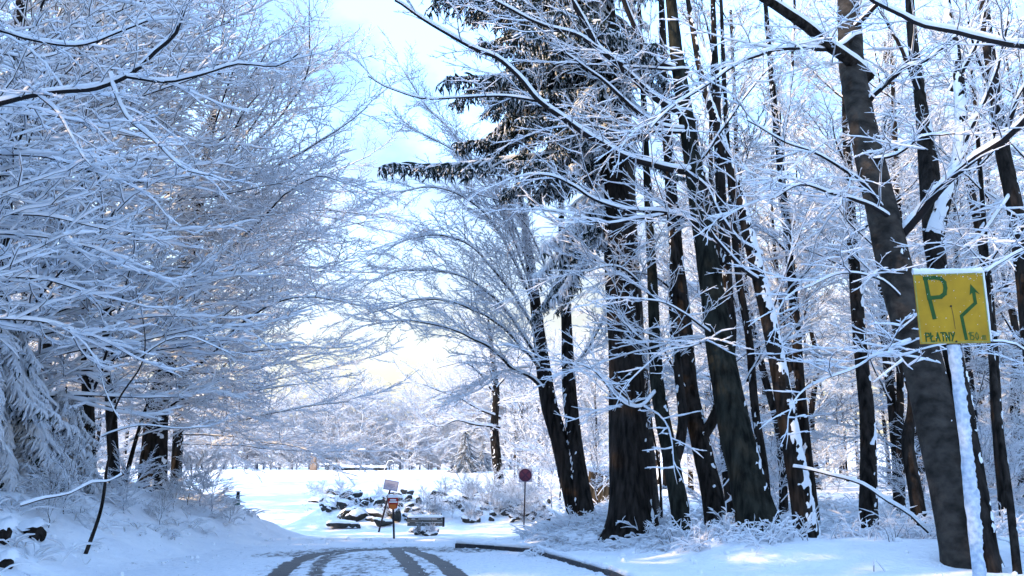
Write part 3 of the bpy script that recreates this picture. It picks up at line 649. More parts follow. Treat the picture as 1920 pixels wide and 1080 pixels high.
simple('crooked_thin_tree', 'crooked thin trunk bulging right, just left of the big leaning beech base',
    [(1728, 1005, 16.5), (1718, 930, 16.7), (1702, 830, 17), (1712, 760, 17.2), (1705, 640, 17.6), (1690, 500, 18.2), (1680, 300, 19), (1672, 100, 20)], [.125, .115, .10, .085, .07, .06, .05, .04], 8, seed=92, snow=.25, z0=.35)
simple('right_thin_tree', 'thin dark tree between the sign post and the right edge',
    [(1905, 1050, 12.5), (1892, 930, 12.9), (1872, 790, 13.3), (1858, 650, 13.8), (1850, 500, 14.4), (1838, 320, 15.2), (1822, 120, 16.1)], [.055, .05, .05, .045, .04, .035, .03], 7, q='near', seed=93, snow=.2, z0=.4, lscale=.7)
simple('right_back_tree', 'straight dark tree seen over the top right corner of the yellow sign',
    [(1885, 960, 21), (1870, 800, 21.3), (1862, 650, 21.8), (1845, 480, 22.4), (1800, 250, 23), (1790, 60, 24)], [.13, .12, .11, .10, .09, .07], 8, seed=94, z0=.3)
simple('gap_tree', 'dark upright tree in the gap between the mossy and the snow-plastered trunks',
    [(1470, 960, 26), (1462, 820, 26.3), (1432, 700, 26.8), (1400, 560, 27.4), (1385, 400, 28.2), (1378, 200, 29.2), (1370, 20, 30)], [.12, .11, .10, .09, .08, .06, .05], 9, seed=95, z0=.25, lscale=1.2)
simple('back_right_tree', 'dark straight trunk far behind, right of the stocky trunk',
    [(1690, 950, 27), (1688, 800, 27.3), (1686, 600, 28), (1676, 400, 28.8), (1668, 250, 29.6), (1660, 80, 30.5)], [.12, .11, .10, .09, .08, .06], 9, seed=96, z0=.25, lscale=1.2)
simple('whip_tree', 'thin whip-like sapling leaning between the spruce and the wishbone tree',
    [(1240, 985, 19.5), (1238, 900, 19.6), (1228, 830, 19.7), (1212, 740, 19.9), (1222, 680, 20.1)], [.035, .03, .02, .015, .01], 3, seed=97, z0=.6, lscale=.4)

# ------------------------------------------------------------------ background trees: baked crowns shared between copies
SPR = {}
def bake_spray(fam, n=3):
    o_ = []
    for v in range(n):
        T = Tubes(); inc = dict(low=-12, flat=8, rise=34, steep=60)[fam]; d = (math.cos(R(inc)), 0, math.sin(R(inc)))
        branchy(T, (0, 0, 0), d, 2.6, 2, .012, .038, 1.0, .01, 46, .25, .4); o_.append(T.arrays(3))
    return o_
for fm in ('low', 'flat', 'rise', 'steep'): SPR[fm] = bake_spray(fm)
def baked_tree(h, r, n_l, crown0, lmax, inc=(20, 60), shape='oval', lean=0., frost=True, weep=False, sd=0, pale=False):
    """returns (trunk mesh, crown mesh) at origin"""
    path = [np.array((0, 0, -.3))]
    for i in range(1, 7): path.append(np.array((lean * h * i / 6 * .5 + rng.normal(0, .12), rng.normal(0, .12), h * i / 6)))
    tm = trunk_mesh(path, [r, r * .8, r * .65, r * .45, r * .25, .02], np.zeros(3), sides=8, step=.4, bark='frost_bark' if pale else 'bark', snow=.5 if pale else .2, seed=sd)
    P = smooth_path(path, .4); V = []; Fa = []; Mi = []; b = 0
    LT = Tubes()
    for i in range(n_l):
        u = i / n_l; z = h * (crown0 + (1 - crown0) * u * .97); c = at_z(P, z); az = R(i * 137.5 + sd * 50)
        pr = (math.sin(math.pi * min(.98, .15 + u * .8)) if shape == 'oval' else (1 - u) * .95 + .1)
        L = lmax * pr * rng.uniform(.7, 1.1); el = R(rng.uniform(*inc)) * (.7 + .5 * u)
        d = np.array((math.cos(az) * math.cos(el), math.sin(az) * math.cos(el), math.sin(el)))
        pp, _ = wander(c, d, L, 5, .10, -.09 if weep else .01)
        LT.add(pp, np.linspace(r * .22, .012, 6), np.full(6, .035))
        m = max(2, int(L * (2.7 if weep is not None and shape != 'bush' else 1.8)))
        for j in range(m):
            f = (.2 + .8 * (j + rng.random()) / m) * 4.99; a = int(f); q = pp[a] + (pp[a + 1] - pp[a]) * (f - a)
            dd = nrm(pp[a + 1] - pp[a]); aa = math.atan2(dd[1], dd[0]) + R(rng.uniform(-65, 65)); ic = math.degrees(math.asin(dd[2])) * .6 + rng.normal(6, 16)
            v, ff, mm = random.choice(SPR[fam_of(ic)]); s = rng.uniform(.4, .8); cc, ss_ = math.cos(aa), math.sin(aa); y = v[:, 1] * (s if rng.random() < .5 else -s); x = v[:, 0] * s
            V.append(np.stack((x * cc - y * ss_, x * ss_ + y * cc, v[:, 2] * s), 1) + q); Fa.append(ff + b); Mi.append(mm); b += len(v)
    v, ff, mm = LT.arrays(5); V.append(v); Fa.append(ff + b); Mi.append(mm)
    return tm, mesh_np('crown', np.vstack(V), np.vstack(Fa), np.concatenate(Mi), ('frost_bark' if pale else 'twig', 'snow_twig'))
BT = [baked_tree(15 + k, .17, 26, .12, 3.4, sd=k) for k in range(5)]
FT = [baked_tree(9.5 + k * .7, .12, 34, .03, 2.4, inc=(15, 60), weep=k % 2 == 0, sd=k + 20, pale=True) for k in range(4)]
BU = [baked_tree(2.6, .03, 13, .02, 1.5, inc=(25, 70), sd=k + 40, pale=k != 1) for k in range(3)]
def put_bg(name, label, cat, group, v, x, y, s, rz=None, sink=0.):
    z = Hs(x, y) - sink; e = thing(name, (x, y, z), label, cat, group, rng.uniform(0, 6.28) if rz is None else rz); e.scale = (s, s, s * rng.uniform(.92, 1.1))
    t_ = link('trunk', v[0][0], e); link('crown', v[1], e)
    if v[0][1] and s > .7: link('snow_crust', v[0][1], t_)
    return e
cnt = 0
spots = []
for k in range(4000):
    if cnt >= 84: break
    y = rng.uniform(25, 84); x = rng.uniform(.13 * y - 0, .78 * y + 3)
    if y < 44 and x / y < .19: continue
    if x / y < .10 or any(math.hypot(x - a, y - b) < 2.6 for a, b in spots): continue
    spots.append((x, y)); cnt += 1
    put_bg('frosted_wood_tree', 'frosted bare tree deep in the wood right of the road, behind the near trunks', 'tree', 'frosted trees deep in the right-hand wood', BT[cnt % 5], x, y, rng.uniform(.8, 1.15))
for i in range(26):     # closes the wood further back
    x = 14 + i * 4.0 + rng.uniform(-1.5, 1.5); y = 92 + rng.uniform(0, 22)
    put_bg('frosted_backwood_tree', 'frosted tree at the far back of the right-hand wood', 'tree', 'trees at the far back of the right-hand wood', BT[i % 5], x, y, rng.uniform(.9, 1.2))
# unseen trees added beside and behind the viewer to keep the road in shade
k_ = 0
for yy in (-34, -26, -18, -10, -2, 5):
    for xx in (-13.5, -20, -27):
        k_ += 1; put_bg('shading_tree', 'tall unseen tree added behind the viewer, left of the road, to shade it', 'tree', 'added shading trees behind the viewer', BT[k_ % 5], xx + rng.uniform(-1.5, 1.5), yy + rng.uniform(-2, 2), rng.uniform(1.1, 1.3))
def shade_spruce(x, y, h, s0):  # dense unseen spruce, added to block the sun from the left
    o = np.array((x, y, Hs(x, y))); e = thing('added_shade_spruce', tuple(o), 'tall dense spruce added out of view left of the road to cast shade', 'spruce', 'added shading spruces out of view')
    trunk(e, o, [o + (0, 0, -.2), o + (0, 0, h * .5), o + (0, 0, h)], [.3, .2, .04], snow=.1, sides=8, step=.5)
    for i in range(110):
        t = i / 110; s = s0 * (1.0 - .85 * t) * rng.uniform(.85, 1.1)
        link('bough', random.choice(BOUGH), e, (0, 0, h * (.04 + .94 * t)), (0, R(rng.uniform(0, 14)), R(i * 137.5)), (s, s, s))
for i in range(14): shade_spruce(-15.5 + (i % 2) * 1.2, -34 + i * 3.6, 21 + (i % 3), 1.15)
for x, y in ((-18.5, 17.5), (-20, 21.5), (-17, 14.5), (-20, 8), (-20, 0)): shade_spruce(x, y, 21, 1.1)
for x, y in ((-24, 30), (-26.5, 33.5), (-22, 26.5), (-29, 31)): shade_spruce(x, y, 15.5, 1.0)  # added out of view to throw shade over the stony bank
# wood beyond the field
for i in range(120):
    x = -70 + i * .68 + rng.uniform(-.6, .6); row = i % 3; y = 114 + row * 5.5 + rng.uniform(-1, 1); s = rng.uniform(.78, 1.08) * (1.0 + .10 * row)
    if x > -10: s *= 1.0 + .05 * (x + 10)
    put_bg('frosted_birch', 'frost-white birch in the pale wood along the top of the field', 'birch tree', 'frosted birches beyond the field', FT[i % 4], x, y, min(s, 1.5))
for i in range(52):
    x = -52 + i * .98 + rng.uniform(-.4, .4); put_bg('wood_edge_shrub', 'snow-covered shrub along the front edge of the birches beyond the field', 'shrub', 'snow-covered shrubs before the birches', BU[0 if i % 2 else 2], x, 112 + rng.uniform(-1, 1.5), rng.uniform(.9, 1.5))
# undergrowth shrubs of the wood
for i in range(46):
    y = rng.uniform(22, 60); x = rng.uniform(.17 * y, .66 * y)
    put_bg('frosted_shrub', 'frosted undergrowth shrub among the trunks of the right-hand wood', 'shrub', 'undergrowth shrubs in the right-hand wood', BU[i % 3], x, y, rng.uniform(.45, 1.0))

# ------------------------------------------------------------------ left side
# lone thin sapling bending in front
DK = 1.16
e, o, p = tree('bent_sapling', 'bent thin dark sapling rising from the snowy bank on the left', 'sapling',
    pathpx([(165, 1024, 12.2), (188, 960, 12.2), (200, 880, 12.25), (207, 845, 12.3), (206, 800, 12.3), (225, 745, 12.3), (262, 690, 12.35), (272, 650, 12.4), (268, 600, 12.4), (255, 545, 12.4)]),
    [.032, .028, .025, .022, .019, .016, .013, .010, .008, .006], snow=.12, seed=101, sides=10)
rl(e, o, [(206, 815, 12.3), (262, 800, 12.2), (330, 806, 12.1), (400, 800, 12.1)], .012, .005, sn=.018, sprays=.5, ssc=.45)
rl(e, o, [(272, 665, 12.35), (310, 640, 12.3), (350, 632, 12.2), (400, 650, 12.2), (440, 668, 12.1)], .014, .006, sn=.022, sprays=.9, ssc=.5)
rl(e, o, [(215, 770, 12.3), (195, 730, 12.3), (185, 690, 12.3)], .010, .005, sn=.018, sprays=.9, ssc=.4)

DK = 1.0
def rtree(name, label, pts, radii, specs, seed, bark='bark', snow=.12, q='fine', ssc=1., sn=.04, sprays=1.2):
    """a tree whose limbs start at fraction u of the trunk and run dx, dy, dz metres"""
    e, o, p = tree(name, label, 'tree', pathpx(pts), radii, bark=bark, snow=snow, sdir=BR, seed=seed)
    P = smooth_path(p, .2)
    for (z, az, el, L, r0) in specs:
        c = at_z(P, z); d = (math.cos(R(az)) * math.cos(R(el)), math.sin(R(az)) * math.cos(R(el)), math.sin(R(el)))
        pp, _ = wander(c, d, L, max(4, int(L / .8)), .07, -.012)
        limb(e, o, pp, r0, .010, sn=sn, q=q, sprays=sprays, ssc=ssc, skip=.1)
    return e, o
def fan(z0, z1, n, az0, az1, L0, L1, el0, el1, r=.05):
    out_ = []
    for i in range(n):
        t = i / max(1, n - 1); out_.append((z0 + (z1 - z0) * t + rng.uniform(-.2, .2), rng.uniform(az0, az1), rng.uniform(el0, el1), rng.uniform(L0, L1), r * rng.uniform(.6, 1.1)))
    return out_
# near tree off the left edge with the big bough
e, o, p = tree('roadside_tree_bough', 'near tree off the left edge whose heavy snow-lined bough reaches in at upper left', 'tree',
    pathpx([(-230, 1000, 10.5), (-235, 700, 10.6), (-240, 300, 10.8), (-250, 0, 11), (-260, -300, 11.4)]), [.22, .2, .18, .15, .12], seed=111)
rl(e, o, [(-238, 250, 10.8), (-120, 215, 10.4), (0, 192, 10.1), (60, 178, 10), (120, 170, 9.9), (180, 165, 9.8), (245, 142, 9.7), (290, 100, 9.6), (332, 62, 9.5), (345, 20, 9.4)], .055, .02, sn=.055, sprays=1.6, ssc=.6, q='thick')
rl(e, o, [(245, 142, 9.7), (310, 150, 9.6), (380, 140, 9.5), (450, 118, 9.4), (520, 122, 9.3), (560, 100, 9.2)], .022, .008, sn=.04, sprays=1.6, ssc=.4, q='thick')
rl(e, o, [(215, 158, 9.75), (240, 215, 9.7), (290, 260, 9.6), (340, 310, 9.5), (400, 330, 9.4)], .02, .007, sn=.04, sprays=1.8, ssc=.45, q='thick')
rl(e, o, [(75, 178, 10), (110, 215, 9.9), (135, 265, 9.8), (170, 310, 9.7)], .018, .006, sn=.035, sprays=1.8, ssc=.4, q='thick')
rl(e, o, [(-240, 60, 10.9), (-100, 40, 10.5), (0, 55, 10.2), (80, 80, 10), (160, 85, 9.9), (230, 60, 9.8), (300, 30, 9.7)], .035, .010, sn=.045, sprays=1.7, ssc=.55, q='thick')
for (y0, y1, y2) in ((500, 440, 470), (470, 330, 300), (640, 600, 640), (250, 210, 240), (420, 400, 430), (560, 520, 560), (330, 290, 330), (150, 100, 60), (-60, -40, 0)):
    rl(e, o, [(-238, y0, 10.9), (-120, (y0 + y1) / 2 - 10, 11.4), (-20, y1, 12.0), (90, y1 + 5, 12.6), (200, y2, 13.2)], .03, .008, sn=.055, sprays=1.7, ssc=.85, q='thick')
# black trunk on the left border
DK = 1.12
e, o = rtree('border_tree', 'black trunk on the left border with dense snow-laden branches',
    [(8, 960, 14), (6, 800, 14.2), (2, 600, 14.5), (10, 400, 15), (25, 200, 15.6), (40, 0, 16.3), (50, -300, 17.5)], [.16, .14, .13, .12, .11, .09, .06],
    fan(3.2, 12.5, 17, -75, 60, 2.6, 4.2, 4, 52, .04), 121, ssc=1.05, sprays=1.5, q='thick')
DK = 1.0
# two stems at about px 160..200
e, o = rtree('left_stem_tree', 'narrow black stem showing through the white branches on the left',
    [(168, 905, 19), (165, 750, 19.2), (160, 600, 19.5), (158, 450, 20), (165, 300, 20.6), (180, 150, 21.3), (195, -50, 22.2), (200, -300, 23.4)], [.13, .12, .115, .11, .10, .09, .07, .05],
    fan(3.0, 15.5, 17, -80, 50, 3.0, 5.0, 4, 52, .045), 131, sprays=1.3, q='thick')
e, o = rtree('left_companion_stem', 'second black stem close right of the narrow one in the left thicket',
    [(215, 900, 21), (205, 700, 21.4), (196, 500, 22), (190, 400, 22.3), (194, 270, 22.8), (215, 100, 23.6), (240, -100, 24.8)], [.13, .12, .11, .10, .095, .08, .06],
    fan(3.5, 15.5, 15, -60, 60, 3.0, 5.2, 5, 40, .045), 132, sprays=1.3)
# broad tree at px 285: the dark base and sweep to the right
e, o = rtree('broad_left_tree', 'broad tree with thick black base at the end of the left bank',
    [(284, 940, 23.5), (288, 860, 23.6), (300, 740, 23.9), (330, 600, 24.3), (352, 480, 24.8), (372, 380, 25.3), (392, 260, 26), (410, 150, 26.7), (420, 40, 27.4)], [.36, .30, .24, .20, .17, .14, .10, .07, .04],
    fan(3.0, 13.5, 26, -70, 40, 3.4, 5.6, 2, 50, .045) + fan(4., 11, 7, 140, 230, 3, 4.5, 5, 35, .04), 141, sprays=.8, sn=.038)
rl(e, o, [(300, 740, 23.9), (400, 660, 23.4), (460, 600, 23.0), (540, 560, 22.7), (620, 560, 22.4), (680, 575, 22.2)], .06, .012, sn=.035, q='fine', sprays=1.4)
rl(e, o, [(345, 560, 24.4), (420, 480, 24), (475, 425, 23.6), (540, 360, 23.2), (600, 330, 22.9), (650, 345, 22.7)], .06, .012, sn=.035, q='fine', sprays=1.4)
rl(e, o, [(400, 400, 25), (450, 340, 24.6), (520, 310, 24.2), (600, 265, 23.8), (660, 225, 23.5), (690, 200, 23.3)], .05, .010, sn=.03, q='fine', sprays=1.2)
rl(e, o, [(430, 330, 25.4), (480, 270, 25), (540, 200, 24.7), (578, 130, 24.4), (580, 50, 24.2), (578, -20, 24)], .05, .010, sn=.03, q='fine', sprays=1.2)
rl(e, o, [(300, 470, 24.5), (350, 440, 24), (420, 385, 23.6)], .06, .03, sn=.03, q='fine', sprays=.6)
# lower sweeping tree further back
e, o = rtree('low_sweeping_tree', 'wide low-branched tree behind the left bank, its fine frosted twigs reaching the sky gap',
    [(330, 915, 30), (335, 800, 30.2), (350, 650, 30.6), (380, 500, 31.2), (420, 350, 32), (470, 150, 33)], [.2, .17, .15, .12, .09, .05],
    fan(2.4, 11.5, 26, -60, 30, 4.6, 7.2, -6, 22, .045), 151, sprays=.75, ssc=1.1, sn=.032)
e, o = rtree('thicket_tree', 'frosted tree inside the left thicket behind the narrow stems',
    [(80, 905, 25), (85, 700, 25.4), (95, 450, 26.2), (110, 200, 27.2), (130, -60, 28.5)], [.16, .14, .12, .10, .07],
    fan(2.5, 16, 18, -80, 60, 3.4, 5.6, 0, 35, .045), 152, sprays=1.3)
simple('leaning_slim_tree', 'leaning slim dark stem left of the thick black base', [(225, 940, 21.5), (240, 880, 21.5), (262, 800, 21.6), (290, 720, 21.8)], [.06, .05, .04, .02], 4, seed=153, z0=.5, lscale=.6)
spl = []
for k in range(3000):
    if len(spl) >= 24: break
    y = rng.uniform(30, 75); x = rng.uniform(-.75 * y, -.42 * y)
    if any(math.hypot(x - a, y - b) < 3 for a, b in spl): continue
    spl.append((x, y)); put_bg('frosted_thicket_tree', 'frosted tree far back behind the left thicket', 'tree', 'frosted trees behind the left thicket', BT[len(spl) % 5], x, y, rng.uniform(.8, 1.1))

e, o = rtree('outer_left_tree', 'frosted tree in front of the narrow stems, its boughs layered over the left thicket',
    [(-60, 930, 16.5), (-60, 600, 17), (-40, 300, 17.8), (-20, 0, 18.8), (0, -300, 20)], [.17, .15, .12, .09, .06],
    fan(2.6, 13.5, 22, -50, 50, 3.6, 5.6, 2, 46, .04), 154, sprays=1.3, sn=.055, q='thick')
# snow-laden young conifer left
def laden_conifer(name, label, px, py, d, h, n, s0, droop=22):
    b = W(px, py, d); g = Hs(b[0], d); o = np.array((b[0], d, g)); e = thing(name, tuple(o), label, 'conifer')
    trunk(e, o, [o + (0, 0, -.2), o + (0, 0, h * .5), o + (0, 0, h)], [.09, .06, .02], snow=.2, sides=8)
    for i in range(n):
        t = i / n; z = h * (.42 + .58 * t); s = s0 * (1.05 - .62 * t ** 2) * rng.uniform(.8, 1.15)
        link('bough', random.choice(LADEN), e, (0, 0, z), (R(rng.uniform(-8, 8)), R(droop * rng.uniform(.3, 1.3) - 10 * t), R(i * 137.5 + 20)), (s, s, s))
    return e
laden_conifer('snow_laden_spruce', 'young spruce bowed under thick snow beside the black border trunk', -50, 930, 15.8, 3.3, 95, .78, 30)
laden_conifer('small_laden_spruce', 'smaller snow-buried spruce right of the bowed one in the thicket', 105, 915, 17.5, 2.1, 50, .46, 30)

# ------------------------------------------------------------------ conical spruce and things at the top of the field
def cone_spruce(px, py, d, h, label, s0):
    b = W(px, py, d); o = np.array((b[0], d, Hs(b[0], d))); e = thing('cone_spruce', tuple(o), label, 'spruce')
    trunk(e, o, [o + (0, 0, -.2), o + (0, 0, h * .5), o + (0, 0, h)], [.12, .08, .02], snow=.1, sides=8)
    n = 90
    for i in range(n):
        t = i / n; s = s0 * (1.0 - .93 * t) * rng.uniform(.85, 1.1)
        link('bough', random.choice(BOUGH), e, (0, 0, h * (.05 + .93 * t)), (0, R(rng.uniform(4, 20)), R(i * 137.5)), (s, s, s))
cone_spruce(872, 888, 96, 5.2, 'dark blue-green cone-shaped spruce at the right end of the field', .84)
cone_spruce(905, 888, 100, 3.4, 'lower dark spruce tucked behind the right side of the cone-shaped one', .5)

# arching tree by the field edge
e, o, p = tree('field_edge_tree', 'dark-stemmed tree at the right field edge with frosted limbs arching left', 'tree',
    pathpx([(936, 900, 52), (930, 850, 52.2), (927, 800, 52.5), (930, 740, 53), (925, 680, 53.6), (915, 600, 54.5)]), [.34, .28, .24, .20, .15, .08], snow=.2, seed=161)
for pts, r0 in (([(928, 800, 52.5), (890, 795, 51.5), (855, 788, 51), (825, 800, 50.5), (800, 790, 50)], .10),
                ([(930, 780, 52.6), (895, 765, 51.6), (860, 745, 51), (830, 735, 50.6), (790, 720, 50)], .09),
                ([(925, 735, 53), (900, 700, 52.5), (870, 680, 52), (820, 690, 51.5)], .08),
                ([(928, 720, 53.2), (905, 660, 52.8), (880, 620, 52.4), (850, 600, 52)], .08),
                ([(930, 730, 53), (960, 690, 52.6), (985, 650, 52.2)], .07), ([(928, 760, 53), (960, 745, 52.6), (1000, 740, 52.2)], .06)):
    rl(e, o, pts, r0, .02, sn=.05, q='fine', sprays=1.0, ssc=1.3)
sunny = [(925, 925, 44, .62), (962, 925, 46, .5), (1000, 925, 47, .95), (1035, 930, 42, 1.0), (1048, 900, 58, 1.9), (985, 905, 60, 2.1), (1120, 925, 38, .9)]
labs = ['slim frosted shrub at the right end of the field, nearest the dark spruce', 'tall frosted bush left of the round sign', 'tall frosted bush behind the round sign',
        'low frosted bush right of the round sign', 'high frosted bush behind the twin-stemmed tree', 'highest frosted bush behind the round sign', 'low frosted bush by the brown palisade']
for (px, py, d, s), lb in zip(sunny, labs):
    b = W(px, py, d); put_bg('frosted_bush', lb, 'bush', None, BU[int(px) % 3], b[0], d, s)
BTf = BT
for px, d, s, lb in ((1010, 70, .62, 'young frosted tree rising behind the round sign'), (965, 74, .55, 'young frosted tree between the field edge tree and the twin stems'), (1120, 60, .62, 'frosted tree above the brown palisade')):
    b = W(px, 900, d); put_bg('young_frosted_tree', lb, 'tree', None, BT[int(px) % 5], b[0], d, s)

# ------------------------------------------------------------------ rocks and the stony bank
def rock_mesh(seed, sx, sy, sz):
    bm = bmesh.new(); bmesh.ops.create_icosphere(bm, subdivisions=4 if max(sx, sz) > .35 else 3, radius=1)
    rs = np.random.default_rng(seed); planes = [(nrm(rs.normal(0, 1, 3)), rs.uniform(.38, .80)) for _ in range(13)]
    for v in bm.verts:
        c = np.array(v.co)
        for n, dd in planes:
            k = c @ n - dd
            if k > 0: c = c - n * k
        c = c * (1 + .05 * float(fbm(np.array([c[0] * 4 + seed]), c[1] * 4, c[2] * 4, 3, 3)[0])) * (sx, sy, sz); v.co = c
    bm.normal_update(); me = bpy.data.meshes.new('stone'); bm.to_mesh(me)
    me.materials.append(M['rock'])
    # snow cap: the up-facing part, thickened
    cap = bmesh.new(); vm = {}
    thr_ = .52 if seed % 3 else .78
    fs = [f for f in bm.faces if f.normal.z > thr_]
    for f in fs:
        vs = []
        for v in f.verts:
            if v.index not in vm:
                c = Vector(v.co) * 1.02; edge = any(g.normal.z <= thr_ for g in v.link_faces)
                c.z += .006 if edge else .045 + .03 * rs.random(); vm[v.index] = cap.verts.new(c)
            vs.append(vm[v.index])
        cap.faces.new(vs)
    cm = bpy.data.meshes.new('snow_cap'); cap.to_mesh(cm); cap.free(); bm.free(); cm.materials.append(M['snow'])
    for p_ in cm.polygons: p_.use_smooth = True
    return me, cm
def rock(px, py, wpx, hpx, label, group=None, d=None, tilt=0, seed=0, cat='rock', name='rock'):
    b = hit(px, py) if d is None else W(px, py, d); k = b[1] / 1700 * 1.02
    sx = wpx * k / 2 * 1.15; sz = hpx * k / 2 * 1.35
    me, cm = rock_mesh(seed, sx, max(sz * 1.2, sx * .6), sz)
    c = np.array((b[0], b[1] + .0, b[2] + sz * .35))
    e = thing(name, tuple(c), label, cat, group); e.rotation_euler = (0, R(tilt), 0)
    link('stone', me, e); link('snow_cap', cm, e)
big = [(648, 988, 62, 14, 0, 'long flat dark rock, lowest at the left foot of the stony bank'), (645, 972, 40, 22, -28, 'slanted dark rock just above the long flat one'),
       (640, 954, 32, 18, 10, 'squarish dark rock near the left top of the bank'), (667, 974, 40, 26, 10, 'mossy round boulder in the middle of the left rocks'),
       (700, 968, 50, 16, 22, 'long dark slab sloping down to the leaning white sign'), (716, 986, 36, 18, 6, 'rounded dark rock at the foot of the leaning white sign'),
       (739, 976, 22, 28, 0, 'upright dark boulder directly behind the red sign'), (650, 934, 26, 14, -15, 'small dark rock on the crest at the left of the bank'),
       (592, 942, 34, 14, 0, 'dark scrubby rock standing alone left of the bank'), (768, 928, 20, 12, 0, 'dark block-like stone on the crest above the wooden board'),
       (824, 930, 36, 16, 4, 'snow-topped boulder on the crest right of the block-like stone'), (880, 936, 24, 10, 0, 'dark flat stone on the crest towards the round sign'),
       (720, 946, 30, 14, 18, 'dark rock behind the upper part of the leaning post'), (700, 940, 18, 12, 0, 'small dark rock on the crest left of the white sign'),
       (812, 960, 18, 16, 30, 'dark tilted stone half buried on the bank above the board'), (962, 958, 22, 16, 0, 'dark stone just left of the round sign post')]
for i, (px, py, a, b_, tl, lb) in enumerate(big): rock(px, py, a, b_, lb, tilt=tl, seed=i + 3, d=None)
for i in range(130):
    px = rng.uniform(600, 1035); py = rng.uniform(925, 985) if px < 900 else rng.uniform(940, 985)
    rock(px, py, rng.uniform(7, 24), rng.uniform(5, 14), 'small snow-dusted stone strewn over the stony bank', 'small stones on the stony bank', tilt=rng.uniform(-30, 30), seed=100 + i, name='small_stone', cat='stone')
# frosted bushes on the bank
for i in range(34):
    px = rng.uniform(730, 1030); py = rng.uniform(930, 982); b = hit(px, py)
    put_bg('bank_bush', 'low frosted bramble bush growing on the stony bank', 'bush', 'bramble bushes on the stony bank', BU[1], b[0], b[1], rng.uniform(.16, .34))
for i in range(8):
    px = rng.uniform(575, 720); py = rng.uniform(925, 955); b = hit(px, py)
    put_bg('bank_weed', 'thin frosted weed at the left end of the stony bank', 'plant', 'frosted weeds at the left of the stony bank', BU[i % 3], b[0], b[1], rng.uniform(.15, .28))

# ------------------------------------------------------------------ frosted grass and undergrowth on the verges (stuff)
def tufts(name, label, spots_, mats=('grass', 'snow_twig')):
    T = Tubes()
    for (x, y, h, n, arch, th) in spots_:
        z = Hs(x, y)
        for j in range(n):
            a = rng.uniform(0, 6.28); l = h * rng.uniform(.5, 1.15); q = np.array((x + rng.normal(0, .13 * h ** .5), y + rng.normal(0, .13 * h ** .5), z - .03)); d = nrm((math.cos(a) * .5, math.sin(a) * .5, 1.)); P = [q]
            for k in range(4):
                d = nrm(d + np.array((math.cos(a) * .25, math.sin(a) * .25, -arch)) + rng.normal(0, .12, 3)); P.append(P[-1] + d * l / 4)
            T.add(P, np.array((.004, .004, .004, .003, .002)), th * np.array((.5, .9, 1.2, 1.2, .5)) * rng.uniform(.6, 1.5))
    o = link(name, T.mesh(name, 3, mats)); tag(o, label, kind='stuff')
S = []
for i in range(560):     # verge line under the near trees
    px = rng.uniform(1000, 1930); y = 15.2 + rng.gamma(1.4, 1.5) + (1 if px < 1200 else 0); b = W(px, 1000, y)
    if b[0] > KX[-1] + 1.6: S.append((b[0], y, rng.uniform(.12, .34), rng.integers(5, 13), .38, .022))
for i in range(420):
    px = rng.uniform(1010, 1930); y = rng.uniform(18, 40); b = W(px, 1000, y); S.append((b[0], y, rng.uniform(.2, .6), rng.integers(4, 9), .18, .024))
for i in range(150):    # mound left of the spruce, right of the round sign
    px = rng.uniform(985, 1150); y = rng.uniform(19.5, 31); b = W(px, 1000, y)
    if b[0] > KX[-1] + .135 * (y - KEND) + .9: S.append((b[0], y, rng.uniform(.2, .55), 8, .15, .02))
tufts('verge_grass', 'frost-thick grass and weeds along the foot of the right-hand wood', S)
S = []
for i in range(760):
    y = rng.uniform(11.5, 28); x = rng.uniform(-14, -6.4 if y < 22 else -7.2); S.append((x, y, rng.uniform(.15, .62), rng.integers(2, 7), .22, .020))
tufts('bank_grass', 'snow-bent grass stalks on the left bank', S)
S = []
for i in range(110):
    px = rng.uniform(560, 740) if i % 2 else rng.uniform(740, 1010); b = hit(px, rng.uniform(922, 960)); S.append((b[0], b[1], rng.uniform(.2, .6), 4, .08, .02))
tufts('stony_bank_grass', 'frosted stalks poking out along the stony bank', S)
# arching snow-bent brambles on the verge: fat loops of snow
T = Tubes()
for i in range(135):
    px = rng.uniform(1010, 1930) if i % 5 else rng.uniform(1150, 1500); y = 14.2 + rng.gamma(1.5, 1.0) + (1.6 if px < 1250 else 0); b = W(px, 1000, y); x = b[0]; z = Hs(x, y)
    if x < np.interp(y, KY, KX) + 1.8: continue
    hs = rng.uniform(.5, 1.15)
    for j in range(rng.integers(3, 7)):
        a = rng.uniform(0, 6.28); el = rng.uniform(.5, 1.3)
        branchy(T, (x + rng.normal(0, .08), y + rng.normal(0, .08), z - .02), (math.cos(a) * math.cos(el), math.sin(a) * math.cos(el), math.sin(el)), hs * rng.uniform(.35, .7), 1, .006, rng.uniform(.018, .034), 1.5, -.16, 45, .3, .11)
tag(link('snowy_brambles', T.mesh('snowy_brambles', 5)), 'snow-loaded bent brambles in front of the right-hand trunks', kind='stuff')

# litter on the smooth snow: a few bent stalks
def stalk(pts, lb, r=.006, sn=.006):
    P = [W(*q[:2], q[2]) for q in pts]; o = np.array((P[0][0], P[0][1], Hs(P[0][0], P[0][1])))
    T = Tubes(); T.add(smooth_path(P, .03) - o, np.full(len(smooth_path(P, .03)), r), np.full(len(smooth_path(P, .03)), sn))
    tag(link('stalk', T.mesh('stalk', 5), None, tuple(o)), lb, 'twig')
g_ = hit(1104, 1045)
stalk([(1104, 1046, g_[1]), (1105, 1040, g_[1]), (1112, 1035, g_[1] + .05), (1118, 1032, g_[1] + .1)], 'short bent twig sticking out of smooth snow right of the kerb')
g_ = hit(1640, 1072)
stalk([(1638, 1078, g_[1]), (1640, 1050, g_[1]), (1652, 1062, g_[1]), (1664, 1078, g_[1])], 'kinked dry stalk poking up at the lower right, left of the sign post', .006, .012)
g_ = hit(158, 1060)
